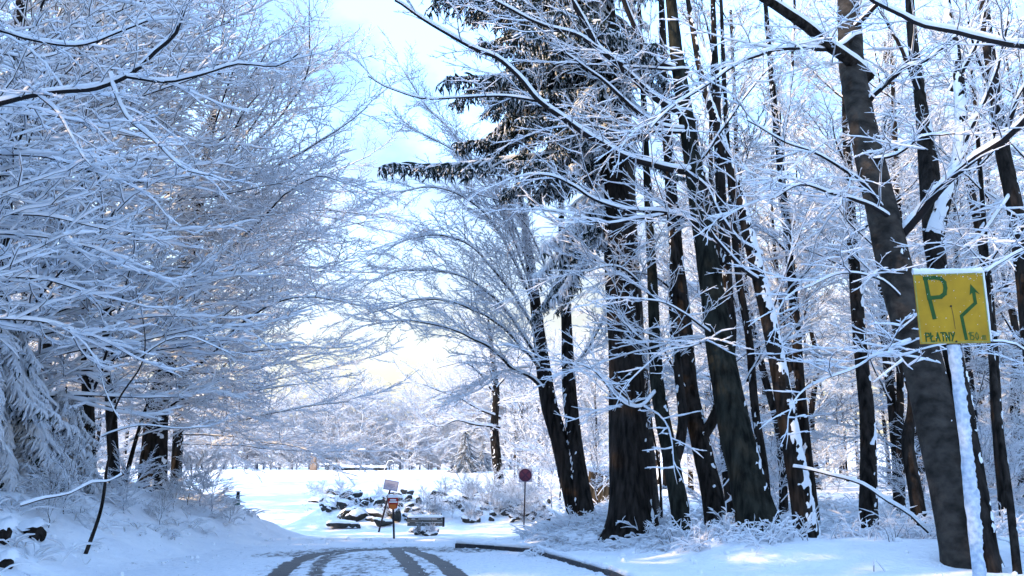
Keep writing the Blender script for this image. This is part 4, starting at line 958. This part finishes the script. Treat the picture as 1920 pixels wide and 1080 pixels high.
stalk([(150, 1020, g_[1]), (152, 1040, g_[1]), (160, 1058, g_[1]), (170, 1048, g_[1])], 'hooked thin twig in the snow below the bent sapling', .005, .006)
T = Tubes(); 
for i in range(70):
    y = rng.uniform(11.5, 23); x = rng.uniform(-11, -6); a = rng.uniform(0, 3.14); l = rng.uniform(.08, .35); z = Hs(x, y)
    T.add([(x + math.cos(a) * l * t, y + math.sin(a) * l * t, z + .012 + .02 * math.sin(3 * t)) for t in (0, .33, .66, 1)], np.full(4, .007), np.full(4, .003))
tag(link('fallen_twigs', T.mesh('fallen_twigs', 5)), 'fallen dark twigs scattered over the left bank', kind='stuff')
for (px, py, sc_, lb) in ((376, 948, .34, 'brown frosted shrub at the far end of the left bank'), (352, 952, .36, 'upright frosted stems beside the brown shrub on the left bank'), (326, 955, .26, 'frosted shrub in front of the thick black base'),
        (235, 965, .3, 'low snow-covered shrub on the left bank between sapling and thick base'), (120, 965, .36, 'snow-covered shrub on the left bank behind the sapling'), (395, 960, .3, 'small weed at the tip of the left bank'), (430, 985, .16, 'lowest tiny weed where the left bank meets the road'), (300, 985, .2, 'short frosted weed midway down the left bank'), (90, 990, .24, 'frosted weed behind the stumps at the left edge')):
    b = hit(px, py) if hit(px, py)[1] < 32 else np.append(W(px, py, 25)[:2], 0); put_bg('bank_shrub', lb, 'shrub', None, BU[1 if px % 2 == 0 else 2], b[0], b[1], sc_)
def clumps():
    bm = bmesh.new(); bmesh.ops.create_icosphere(bm, subdivisions=1, radius=1); iv = np.array([v.co[:] for v in bm.verts]); jf = np.array([[v.index for v in f.verts] for f in bm.faces]); bm.free()
    V = []; Fa = []; n = 0
    for i in range(1100):
        y = rng.uniform(9.5, 24); x = rng.uniform(-9, 10); r = .008 + .05 * rng.random() ** 3
        if -4.6 < x < kerbx(y) and y < KEND: r *= .45
        V.append(iv * r * rng.uniform(.7, 1.4, 3) + (x, y, Hs(x, y) + .2 * r)); Fa.append(jf + n * len(iv)); n += 1
    tag(link('snow_clumps', mesh_np('snow_clumps', np.vstack(V), np.vstack(Fa), None, ('snow',))), 'small clumps of snow shed by the branches onto road and verges', kind='stuff')
clumps()
# fallen snow-covered pole on the left
Pl = [W(38, 948, 12.6), W(85, 934, 12.8), W(128, 926, 13.0), W(172, 905, 13.3), W(200, 903, 13.5), W(228, 890, 13.8)]
T = Tubes(); o_ = Pl[0]; Q = smooth_path(Pl, .1); T.add(Q - o_, np.linspace(.018, .009, len(Q)), .022 + .008 * np.sin(np.arange(len(Q))))
tag(link('fallen_pole', T.mesh('fallen_pole', 11, ('twig', 'snow_limb')), None, tuple(o_)), 'fallen snow-covered stem lying across the left bank before the laden spruces', 'fallen branch')
# snow-covered stumps at the lower left corner
for (px, py, a, b_, lb, sd_) in ((5, 1012, 42, 46, 'dark stump with thick snow hood at the left edge', 5), (6, 1056, 34, 30, 'low dark stump at the bottom left corner', 7), (58, 1000, 52, 34, 'snow-hooded dark root plate right of the edge stump', 9)):
    b = hit(px, py + 6); k = b[1] / 1700; me, cm = rock_mesh(sd_, a * k / 2, a * k / 2, b_ * k / 2 * 1.1)
    e = thing('snowy_stump', (b[0], b[1], b[2] + b_ * k * .06), lb, 'stump'); me.materials[0] = M['bark']
    link('wood', me, e); c = link('snow_cap', cm, e); c.scale = (1.7, 1.6, 1.35)

# ------------------------------------------------------------------ signs
def strokes(name, parent, lines, wd, m, y, z0=0.):
    V = []; Fa = []
    for li, L in enumerate(lines):
        P = np.array(L, float)
        for i in range(len(P) - 1):
            a, b = P[i], P[i + 1]; d = (b - a) / (np.linalg.norm(b - a) + 1e-9); n = np.array((-d[1], d[0])) * wd / 2; a2 = a - d * wd * .35; b2 = b + d * wd * .35
            k = len(V); yy = y - .0002 * (i % 3) - .0001 * (li % 3)
            V += [(a2[0] + n[0], yy, a2[1] + n[1]), (b2[0] + n[0], yy, b2[1] + n[1]), (b2[0] - n[0], yy, b2[1] - n[1]), (a2[0] - n[0], yy, a2[1] - n[1])]; Fa.append((k, k + 1, k + 2, k + 3))
    return link(name, mesh_np(name, V, np.array(Fa), None, (m,), False), parent)
def arc(cx, cy, rx, ry, a0, a1, n=10): return [(cx + rx * math.cos(R(a)), cy + ry * math.sin(R(a))) for a in np.linspace(a0, a1, n)]
D = 8.0
tl, trr, br, bl = W(1715, 514, D), W(1842, 509, D), W(1853, 643, D), W(1725, 645, D)
cx_ = (tl + trr + br + bl) / 4; wS = .5 * (trr[0] - tl[0] + br[0] - bl[0]); hS = .5 * (tl[2] - bl[2] + trr[2] - br[2])
gz = Hs(cx_[0] + .03, D + .05)
ps = thing('parking_sign', (cx_[0] + .03, D + .05, gz), 'yellow hand-painted parking sign with green P and arrow on a snow-crusted post', 'sign')
off = np.array((cx_[0], D, cx_[2])) - np.array(ps.location)
def unit_plate(w_, h_, t_, m, name, loc, parent, bev=.004, rot=(0, 0, 0)):
    o = link(name, bevel_box(name, w_, t_, h_, m, bev, 1), parent, loc, rot); return o
roll = R(-.6)
pl = unit_plate(wS, hS, .018, 'yellow', 'plate', tuple(off), ps, rot=(0, roll, R(-3)))
def U(u, v): return ((u - .5) * wS, (.5 - v) * hS)      # u right, v down, 0..1
def q(pts): return [U(a, b) for a, b in pts]
yF = -.0105
# P (sheared as painted)
Pcurve = [(.15, .075), (.30, .07), (.385, .085), (.435, .14), (.44, .22), (.42, .30), (.36, .345), (.18, .36)]
strokes('letter_p', pl, [q([(.165, .075), (.185, .30), (.235, .64)]), q(Pcurve)], .036, 'green_paint', yF)
strokes('arrow', pl, [q([(.655, .94), (.625, .62), (.845, .44), (.835, .25)])], .030, 'green_paint', yF)
hv = [(U(.775, .33)), (U(.805, .17)), (U(.925, .32)), (U(.84, .275))]
link('arrow_head', mesh_np('arrow_head', [(a, yF - .001, b) for a, b in hv], np.array([(0, 3, 1), (1, 3, 2)]), None, ('green_paint',), False), pl)
def word(txt, u0, v0, cw, ch, m, wd, name):
    G = {'P': [[(0, 1), (0, 0), (.8, .05), (.85, .4), (0, .5)]], 'L/': [[(0, 0), (0, 1), (.8, 1)], [(-.25, .65), (.5, .35)]], 'A': [[(0, 1), (.45, 0), (.9, 1)], [(.2, .62), (.7, .62)]],
         'T': [[(0, 0), (1, 0)], [(.5, 0), (.5, 1)]], 'N': [[(0, 1), (0, 0), (.8, 1), (.8, 0)]], 'Y': [[(0, 0), (.4, .5)], [(.9, 0), (.1, 1)]], '1': [[(.2, .2), (.5, 0), (.5, 1)]],
         '5': [[(.8, 0), (.1, 0), (.05, .45), (.6, .42), (.85, .7), (.6, 1), (0, .95)]], '0': [[(.45, 0), (.1, .3), (.1, .75), (.45, 1), (.8, .75), (.8, .3), (.45, 0)]],
         'm': [[(0, 1), (0, .45)], [(0, .55), (.35, .45), (.45, 1)], [(.45, .55), (.8, .45), (.9, 1)]], ' ': []}
    L = []; u = u0
    for c in txt:
        for s_ in G[c]: L.append(q([(u + a * cw * .8, v0 + b * ch) for a, b in s_]))
        u += cw * (.6 if c in ' 1' else 1)
    strokes(name, pl, L, wd, m, yF)
word(['P', 'L/', 'A', 'T', 'N', 'Y'], .085, .85, .072, .115, 'green_paint', .013, 'word_platny')
word(['1', '5', '0', ' ', 'm'], .69, .855, .062, .10, 'green_thin', .011, 'word_distance')
# scratch, screw, rim, snow on the plate
link('screw', bevel_box('screw', .016, .008, .016, 'iron', .003, 1), pl, (U(.49, .48)[0], -.013, U(.49, .48)[1]))
link('screw', bevel_box('screw', .016, .008, .016, 'iron', .003, 1), pl, (U(.51, .975)[0], -.013, U(.51, .975)[1]))
strokes('rust_streak', pl, [q([(.495, .50), (.51, .62), (.515, .80)])], .004, 'iron', yF)
for nm, (a, b) in dict(rim_l=((.012, .02), (.012, .98)), rim_b=((.012, .985), (.988, .985)), rim_r=((.988, .98), (.988, .02)), rim_t=((.98, .025), (.02, .025))).items():
    strokes('rim', pl, [q([a, b])], .012, 'olive_edge', yF)
def crust(name, parent, P, r, sn, m='snow_limb', prof=11):
    P = smooth_path(P, .02); k = len(P); n = fbm(np.arange(k) * .35, 0 * np.arange(k) + P[0][0], 0, 3, 5)
    T = Tubes(); T.add(P, np.full(k, r) * (1 + .3 * n), sn * (1 + .6 * n)); return link(name, T.mesh(name, prof, (m, m)), parent)
crust('snow_top', pl, [(-wS / 2, 0, hS / 2 + .006), (0, 0, hS / 2 + .004), (wS / 2, 0, hS / 2 + .006)], .018, .02)
crust('snow_side', pl, [(wS / 2 + .010, .01, hS / 2), (wS / 2 + .012, .01, 0), (wS / 2 + .008, .01, -hS / 2 * .9)], .013, .02)
# snow grains stuck on the face: tiny blobs
def blobs(name, parent, n, fn, rmin, rmax, m='snow_twig'):
    ico_v = []; ico_f = []; bm = bmesh.new(); bmesh.ops.create_icosphere(bm, subdivisions=1, radius=1); iv = np.array([v.co[:] for v in bm.verts]); jf = np.array([[v.index for v in f.verts] for f in bm.faces]); bm.free()
    V = []; Fa = []
    for i in range(n):
        p_ = fn(); r = rng.uniform(rmin, rmax); V.append(iv * r * rng.uniform(.6, 1.3, 3) + p_); Fa.append(jf + i * len(iv))
    return link(name, mesh_np(name, np.vstack(V), np.vstack(Fa), None, (m,)), parent)
tag(blobs('snow_grains', pl, 80, lambda: np.array((rng.uniform(-.5, .5) * wS, -.011, hS * (.5 - .14 * rng.random() ** 2.4))), .0015, .005), kind='stuff')
tag(blobs('snow_specks', pl, 40, lambda: np.array((rng.uniform(-.5, .5) * wS, -.010, rng.uniform(-.5, .5) * hS)), .0015, .004), kind='stuff')
# post
pt = [np.array((off[0] + .02, .0, -.4)), np.array((off[0] + .02, .0, off[2] * .5)), np.array((off[0] + .0, .0, off[2] + .2))]
pz0 = np.array(ps.location)
link('post', trunk_mesh([np.array(a) for a in pt], [.034, .034, .034], np.zeros(3), sides=14, step=.05, bark='steel', snow=0, rough=.0)[0], ps)
def post_crust():
    P = smooth_path([pt[0] + (0, 0, .4), pt[1], np.array((pt[2][0], 0, off[2] - hS / 2 - .01))], .012); k = len(P); sides = 26; th = np.linspace(0, 2 * math.pi, sides, endpoint=False)
    dr = np.stack((np.cos(th), np.sin(th), 0 * th), 1); C = P[:, None] + dr[None] * .036
    n = fbm(C[..., 0] * 14, C[..., 1] * 14, C[..., 2] * 4, 4, 71); n2 = fbm(C[..., 0] * 60, C[..., 1] * 60, C[..., 2] * 20, 3, 72)
    wnd = (dr @ nrm((-.2, -1, 0)))[None]; wr = (dr @ nrm((1, 0, 0)))[None]
    th_ = -.002 + .013 * (1 + 1.5 * n) + .003 * n2 + .006 * np.clip(wnd, 0, 1) + np.clip(wr, 0, 1) ** 2 * (.012 + .035 * np.clip(n2 + .25, 0, 1))
    C = P[:, None] + dr[None] * (.034 + np.clip(th_, -.004, .07))[..., None]
    idx = np.arange(k * sides).reshape(k, sides); A = idx[:-1]; B = idx[1:]
    f = np.stack((A, np.roll(A, -1, 1), np.roll(B, -1, 1), B), -1).reshape(-1, 4)
    link('frost_crust', mesh_np('frost_crust', C.reshape(-1, 3), f, None, ('post_frost',)), ps)
M['post_frost'] = mat('wet frost', (.34, .42, .52), .6, (.62, .68, .76), 22., .006, 60.)
post_crust()

# round no-stopping sign, seen faded
def disc(name, r, t, m, parent, loc, n=32, rot=(R(90), 0, 0)):
    bm = bmesh.new(); bmesh.ops.create_cone(bm, cap_ends=True, segments=n, radius1=r, radius2=r, depth=t); me = bpy.data.meshes.new(name); bm.to_mesh(me); bm.free(); me.materials.append(M[m]); return link(name, me, parent, loc, rot)
def ring(name, r0, r1, m, parent, loc, n=40):
    th = np.linspace(0, 2 * math.pi, n, endpoint=False); V = [(math.cos(a) * r, 0, math.sin(a) * r) for r in (r0, r1) for a in th]
    f = [(i, (i + 1) % n, n + (i + 1) % n, n + i) for i in range(n)]; return link(name, mesh_np(name, V, np.array(f), None, (m,), False), parent, loc)
def cyl(name, r, h, m, parent, loc, rot=(0, 0, 0), n=12):
    return disc(name, r, h, m, parent, loc, n, rot)
b = hit(982, 990); k = b[1] / 1700; top = W(985, 891, b[1]); dx = top[0] - b[0]; hh = top[2] - b[2]
M['maroon_dark'] = mat('dark maroon', (.028, .010, .03), .6)
ns = thing('round_sign', tuple(b), 'round faded maroon traffic sign on a square backing and thin dark pole', 'sign')
ang = math.atan2(dx, hh); cyl('pole', .030, hh + .3, 'iron', ns, (dx / 2, .03, hh / 2 - .1), (0, ang, 0))
rS = 12 * k
unit_plate(rS * 2.05, rS * 2.05, .012, 'plate_back', 'backing', (dx, -.006, hh), ns, .004)
disc('disc', rS * .98, .012, 'maroon', ns, (dx, -.020, hh)); ring('rim', rS * .8, rS * .96, 'maroon_dark', ns, (dx, -.0275, hh))
o_ = strokes('cross', ns, [[(-rS * .5, -rS * .5), (rS * .5, rS * .5)], [(-rS * .5, rS * .5), (rS * .5, -rS * .5)]], rS * .22, 'maroon_dark', 0); o_.location = (dx, -.0285, hh)

# leaning white notice
b = hit(710, 998); t_ = W(733, 910, b[1] - .1); dx, dz = t_[0] - b[0], t_[2] - b[2]; ang = math.atan2(dx, dz); k = b[1] / 1700; L = math.hypot(dx, dz)
wn = thing('leaning_notice', tuple(b), 'small pale rectangular notice on a post leaning right, tilted clockwise', 'sign')
cyl('pole', .038, L + .2, 'iron', wn, (dx / 2, 0, dz / 2), (0, ang, 0))
npl = unit_plate(26 * k, 17.5 * k, .02, 'plate_back', 'plate', (dx, -.045, dz), wn, .003, (0, R(10), 0))
wp, hp = 26 * k, 17.5 * k
for nm_, (a, c) in dict(t=((-.5, .5), (.5, .5)), b=((-.5, -.5), (.5, -.5)), l=((-.5, -.5), (-.5, .5)), r=((.5, -.5), (.5, .5))).items():
    strokes('rim', npl, [[(a[0] * wp * .96, a[1] * hp * .94), (c[0] * wp * .96, c[1] * hp * .94)]], .028, 'print_grey', -.0115)
for j, (a, c, z) in enumerate(((-.26, .26, .10), (-.30, .30, -.04), (-.18, .18, -.18))):
    # faded printed lines that cannot be read in the photograph
    nseg = 9; strokes('print_line', npl, [[(wp * (a + (c - a) * i / nseg), hp * z), (wp * (a + (c - a) * (i + .55) / nseg), hp * z + .002 * (i % 2))] for i in range(nseg)], .022, 'print_grey', -.0115)
# red and orange plate
b = hit(739, 1010); k = b[1] / 1700; t_ = W(737, 944, b[1]); dx, dz = t_[0] - b[0], t_[2] - b[2]
rsn = thing('red_warning_sign', tuple(b), 'small red and orange warning plate with white lettering on an upright post', 'sign')
cyl('pole', .028, dz + .3, 'iron', rsn, (dx / 2, .03, dz / 2 - .12), (0, math.atan2(dx, dz), 0))
wr_, hr_ = 18 * k, 20 * k
def poly_plate(name, pts, t, m, parent, loc):
    bm = bmesh.new(); vs = [bm.verts.new((a, 0, c)) for a, c in pts]; f = bm.faces.new(vs); r_ = bmesh.ops.extrude_face_region(bm, geom=[f]); bmesh.ops.translate(bm, vec=(0, t, 0), verts=[v for v in r_['geom'] if isinstance(v, bmesh.types.BMVert)])
    bmesh.ops.recalc_face_normals(bm, faces=bm.faces[:])
    me = bpy.data.meshes.new(name); bm.to_mesh(me); bm.free(); me.materials.append(M[m]); return link(name, me, parent, loc)
base_ = poly_plate('plate', [(-.5 * wr_, .5 * hr_), (.5 * wr_, .5 * hr_), (.52 * wr_, .05 * hr_), (.4 * wr_, -.42 * hr_), (0, -.55 * hr_), (-.4 * wr_, -.42 * hr_), (-.52 * wr_, .05 * hr_)], .02, 'red', rsn, (dx, -.02, dz))
poly_plate('orange_field', [(-.34 * wr_, .0), (.34 * wr_, .0), (.33 * wr_, -.36 * hr_), (0, -.46 * hr_), (-.33 * wr_, -.36 * hr_)], .004, 'orange', base_, (0, -.0045, -.02))
word_l = []
def tinyword(txt, cx0, zc, cw, ch, wd, parent, m, y):
    G = {'S': [[(.8, 0), (.1, .1), (.1, .45), (.8, .55), (.8, .9), (.1, 1)]], 'T': [[(0, 0), (1, 0)], [(.5, 0), (.5, 1)]], 'O': [[(.1, 0), (.8, 0), (.8, 1), (.1, 1), (.1, 0)]], 'P': [[(.1, 1), (.1, 0), (.8, 0), (.8, .5), (.1, .5)]]}
    L = []
    for i, c in enumerate(txt):
        for s_ in G[c]: L.append([(cx0 + (i - len(txt) / 2 + a * .75) * cw, zc + (.5 - b) * ch) for a, b in s_])
    strokes('lettering', parent, L, wd, m, y)
# two short lines of illegible white lettering: plain dashes of that size
for zc, half in ((.32, .26), (.13, .36)):
    strokes('lettering', base_, [[(wr_ * a, hr_ * zc), (wr_ * (a + .07), hr_ * zc)] for a in np.arange(-half, half, .115)], .034, 'white', -.006)
crust('snow_cap', rsn, [(dx - wr_ / 2, -.01, dz + hr_ / 2 + .01), (dx, -.01, dz + hr_ / 2 + .01), (dx + wr_ / 2, -.01, dz + hr_ / 2 + .01)], .012, .05)

# wooden board on a rubble heap
b = hit(797, 1004); d_ = b[1]; k = d_ / 1700; g = b[2]; c1 = W(797, 980, d_)
wb = thing('wooden_bench', (b[0], d_, g), 'grey weathered plank seat topped with snow above a twiggy heap beyond the kerb end', 'bench')
for i, zz in enumerate((.5, -.5)):
    link('plank', bevel_box('plank', 64 * k, .05, 5.6 * k, 'wood', .006, 1), wb, (c1[0] - b[0], -.02 * i, c1[2] - g + zz * 6.2 * k), (0, 0, 0))
link('plank', bevel_box('plank', 64 * k, .35, .04, 'wood', .006, 1), wb, (c1[0] - b[0], .19, c1[2] - g + 8 * k))
link('snow_cap', bevel_box('snow_cap', 64 * k, .40, .09, 'snow', .04, 4), wb, (c1[0] - b[0], .14, c1[2] - g + 8 * k + .06))
for sx in (-1, 1): link('leg', bevel_box('leg', .12, .3, c1[2] - g + .25, 'wood', .01, 1), wb, (c1[0] - b[0] + sx * 12 * k, .2, (c1[2] - g) / 2 - .14))
link('post', bevel_box('post', .08, .1, .34, 'iron', .01, 1), wb, (c1[0] - b[0] + 33 * k, .1, c1[2] - g + .02))
for i in range(9):
    px = rng.uniform(775, 825); py = rng.uniform(992, 1006); rock(px, py, rng.uniform(10, 20), rng.uniform(6, 12), 'small dark stone in the snowy heap under the plank seat', 'stones under the plank seat', tilt=rng.uniform(-40, 40), seed=300 + i, name='heap_stone', cat='stone', d=None)
for i in range(5):
    bb = hit(rng.uniform(780, 820), 1004); put_bg('heap_twigs', 'tangle of dark snowy twigs heaped under the plank seat', 'brushwood', 'brushwood under the plank seat', BU[i % 3], bb[0], bb[1], rng.uniform(.08, .12))
# green bin with post
b = hit(443, 950); k = b[1] / 1700; gb = thing('green_litter_bin', tuple(b), 'small green litter bin on a post out in the snowy field', 'litter bin')
link('box', bevel_box('box', 12 * k, 10 * k, 11 * k, 'bin_green', .03, 2), gb, (0, 0, 6 * k)); cyl('pole', .05, 26 * k, 'iron', gb, (0, 7 * k, 13 * k))
link('snow_cap', bevel_box('snow_cap', 13 * k, 8 * k, 2.2 * k, 'snow', .03, 3), gb, (0, 0, 12.6 * k)); link('panel', bevel_box('panel', 6 * k, .03, 8 * k, 'iron', .01, 1), gb, (0, 7 * k, 22 * k)); link('snow_lid', bevel_box('snow_lid', 8 * k, .2, 2 * k, 'snow', .03, 3), gb, (0, 7 * k, 27 * k))
# brown palisade
e = thing('palisade_fence', tuple(W(1122, 912, 40)), 'short brown palisade of upright split logs with snow on top, left of the old spruce', 'fence'); b = W(1122, 912, 40); k = 40 / 1700; gz_ = Hs(b[0], 40); e.location.z = gz_
top_ = W(1122, 880, 40)[2]
for i in range(6):
    px = 1102 + i * 8.6; x = W(px, 900, 40)[0]; dd = i * .12
    o_ = link('log', trunk_mesh([np.array((0, 0, -.3)), np.array((0, 0, .6)), np.array((.02, 0, top_ - gz_ - rng.uniform(0, .12)))], [.10, .10, .09], np.zeros(3), sides=8, step=.2, bark='wood_brown', snow=.0, seed=i)[0], e, (x - b[0], dd, 0), (0, R(rng.uniform(-3, 6)), 0))
crust('snow_cap', e, [(W(1098, 900, 40)[0] - b[0], .0, top_ - gz_ - .03), (0, .3, top_ - gz_), (W(1150, 900, 40)[0] - b[0], .6, top_ - gz_)], .10, .09)
# things at the top of the field
def at_field(px, d): x = W(px, 880, d)[0]; return np.array((x, d, Hs(x, d)))
b = at_field(588, 106); k = 106 / 1700
e = thing('stone_pillar', tuple(b), 'tan stone pillar with a snow cap at the top left of the field', 'pillar')
link('shaft', bevel_box('shaft', 8 * k, 8 * k, 15 * k, 'stone_warm', .06, 2), e, (0, 0, 21 * k)); link('base', bevel_box('base', 12 * k, 11 * k, 15 * k, 'stone_warm', .05, 2), e, (0, 0, 6.5 * k)); link('snow_cap', bevel_box('snow_cap', 12 * k, 11 * k, 3 * k, 'snow', .08, 3), e, (0, 0, 30 * k))
b = at_field(620, 106); e = thing('picnic_table', tuple(b), 'dark picnic table under a pillow of snow beside the stone pillar', 'table')
link('top', bevel_box('top', 20 * k, 1.0, .08, 'wood', .02, 1), e, (0, 0, .6)); link('snow_cap', bevel_box('snow_cap', 21 * k, 1.1, .18, 'snow', .08, 4), e, (0, 0, .73))
for sx in (-1, 1): link('leg', bevel_box('leg', .15, .8, .7, 'wood', .02, 1), e, (sx * 6 * k, 0, .25))
b = at_field(682, 107); e = thing('low_wall', tuple(b), 'long low snow-topped wall at the head of the field', 'wall')
link('wall', bevel_box('wall', 84 * k, .4, .42, 'rock', .03, 1), e, (0, 0, .05)); link('snow_cap', bevel_box('snow_cap', 88 * k, .7, .22, 'snow', .09, 4), e, (0, 0, .42))
b = at_field(677, 106); e = thing('path_lamp', tuple(b), 'thin lamp post with a wide snow-covered shade before the birches', 'lamp post')
cyl('pole', .05, 2.3, 'steel', e, (0, 0, 1.1)); disc('shade', .42, .10, 'white', e, (0, 0, 2.3), 20, (0, 0, 0)); link('snow_cap', bevel_box('snow_cap', .8, .6, .14, 'snow', .06, 4), e, (0, 0, 2.42))
b = at_field(728, 106); e = thing('handrail', tuple(b), 'bent handrail at the right end of the low wall', 'railing')
T = Tubes(); T.add([np.array((-.5, 0, -.1)), np.array((-.2, 0, .6)), np.array((.0, 0, 1.05)), np.array((.4, 0, 1.1)), np.array((.6, 0, .9))], np.full(5, .035), np.full(5, .05)); link('rail', T.mesh('rail', 11, ('iron', 'snow_limb')), e)
link('post', bevel_box('post', .06, .06, 1., 'iron', .01, 1), e, (.58, 0, .42))
b = at_field(862, 104); me, cm = rock_mesh(55, .9, .6, .55); e = thing('dark_boulder', (b[0], b[1], b[2] + .3), 'dark rounded boulder at the left foot of the cone-shaped spruce', 'rock'); link('stone', me, e); c_ = link('snow_cap', cm, e); c_.scale = (.8, .8, .9)
print('objects', len(bpy.data.objects), 'tris', sum(sum(len(p.vertices) - 2 for p in m.polygons) if len(m.polygons) < 2000 else len(m.polygons) * 2 for m in bpy.data.meshes))
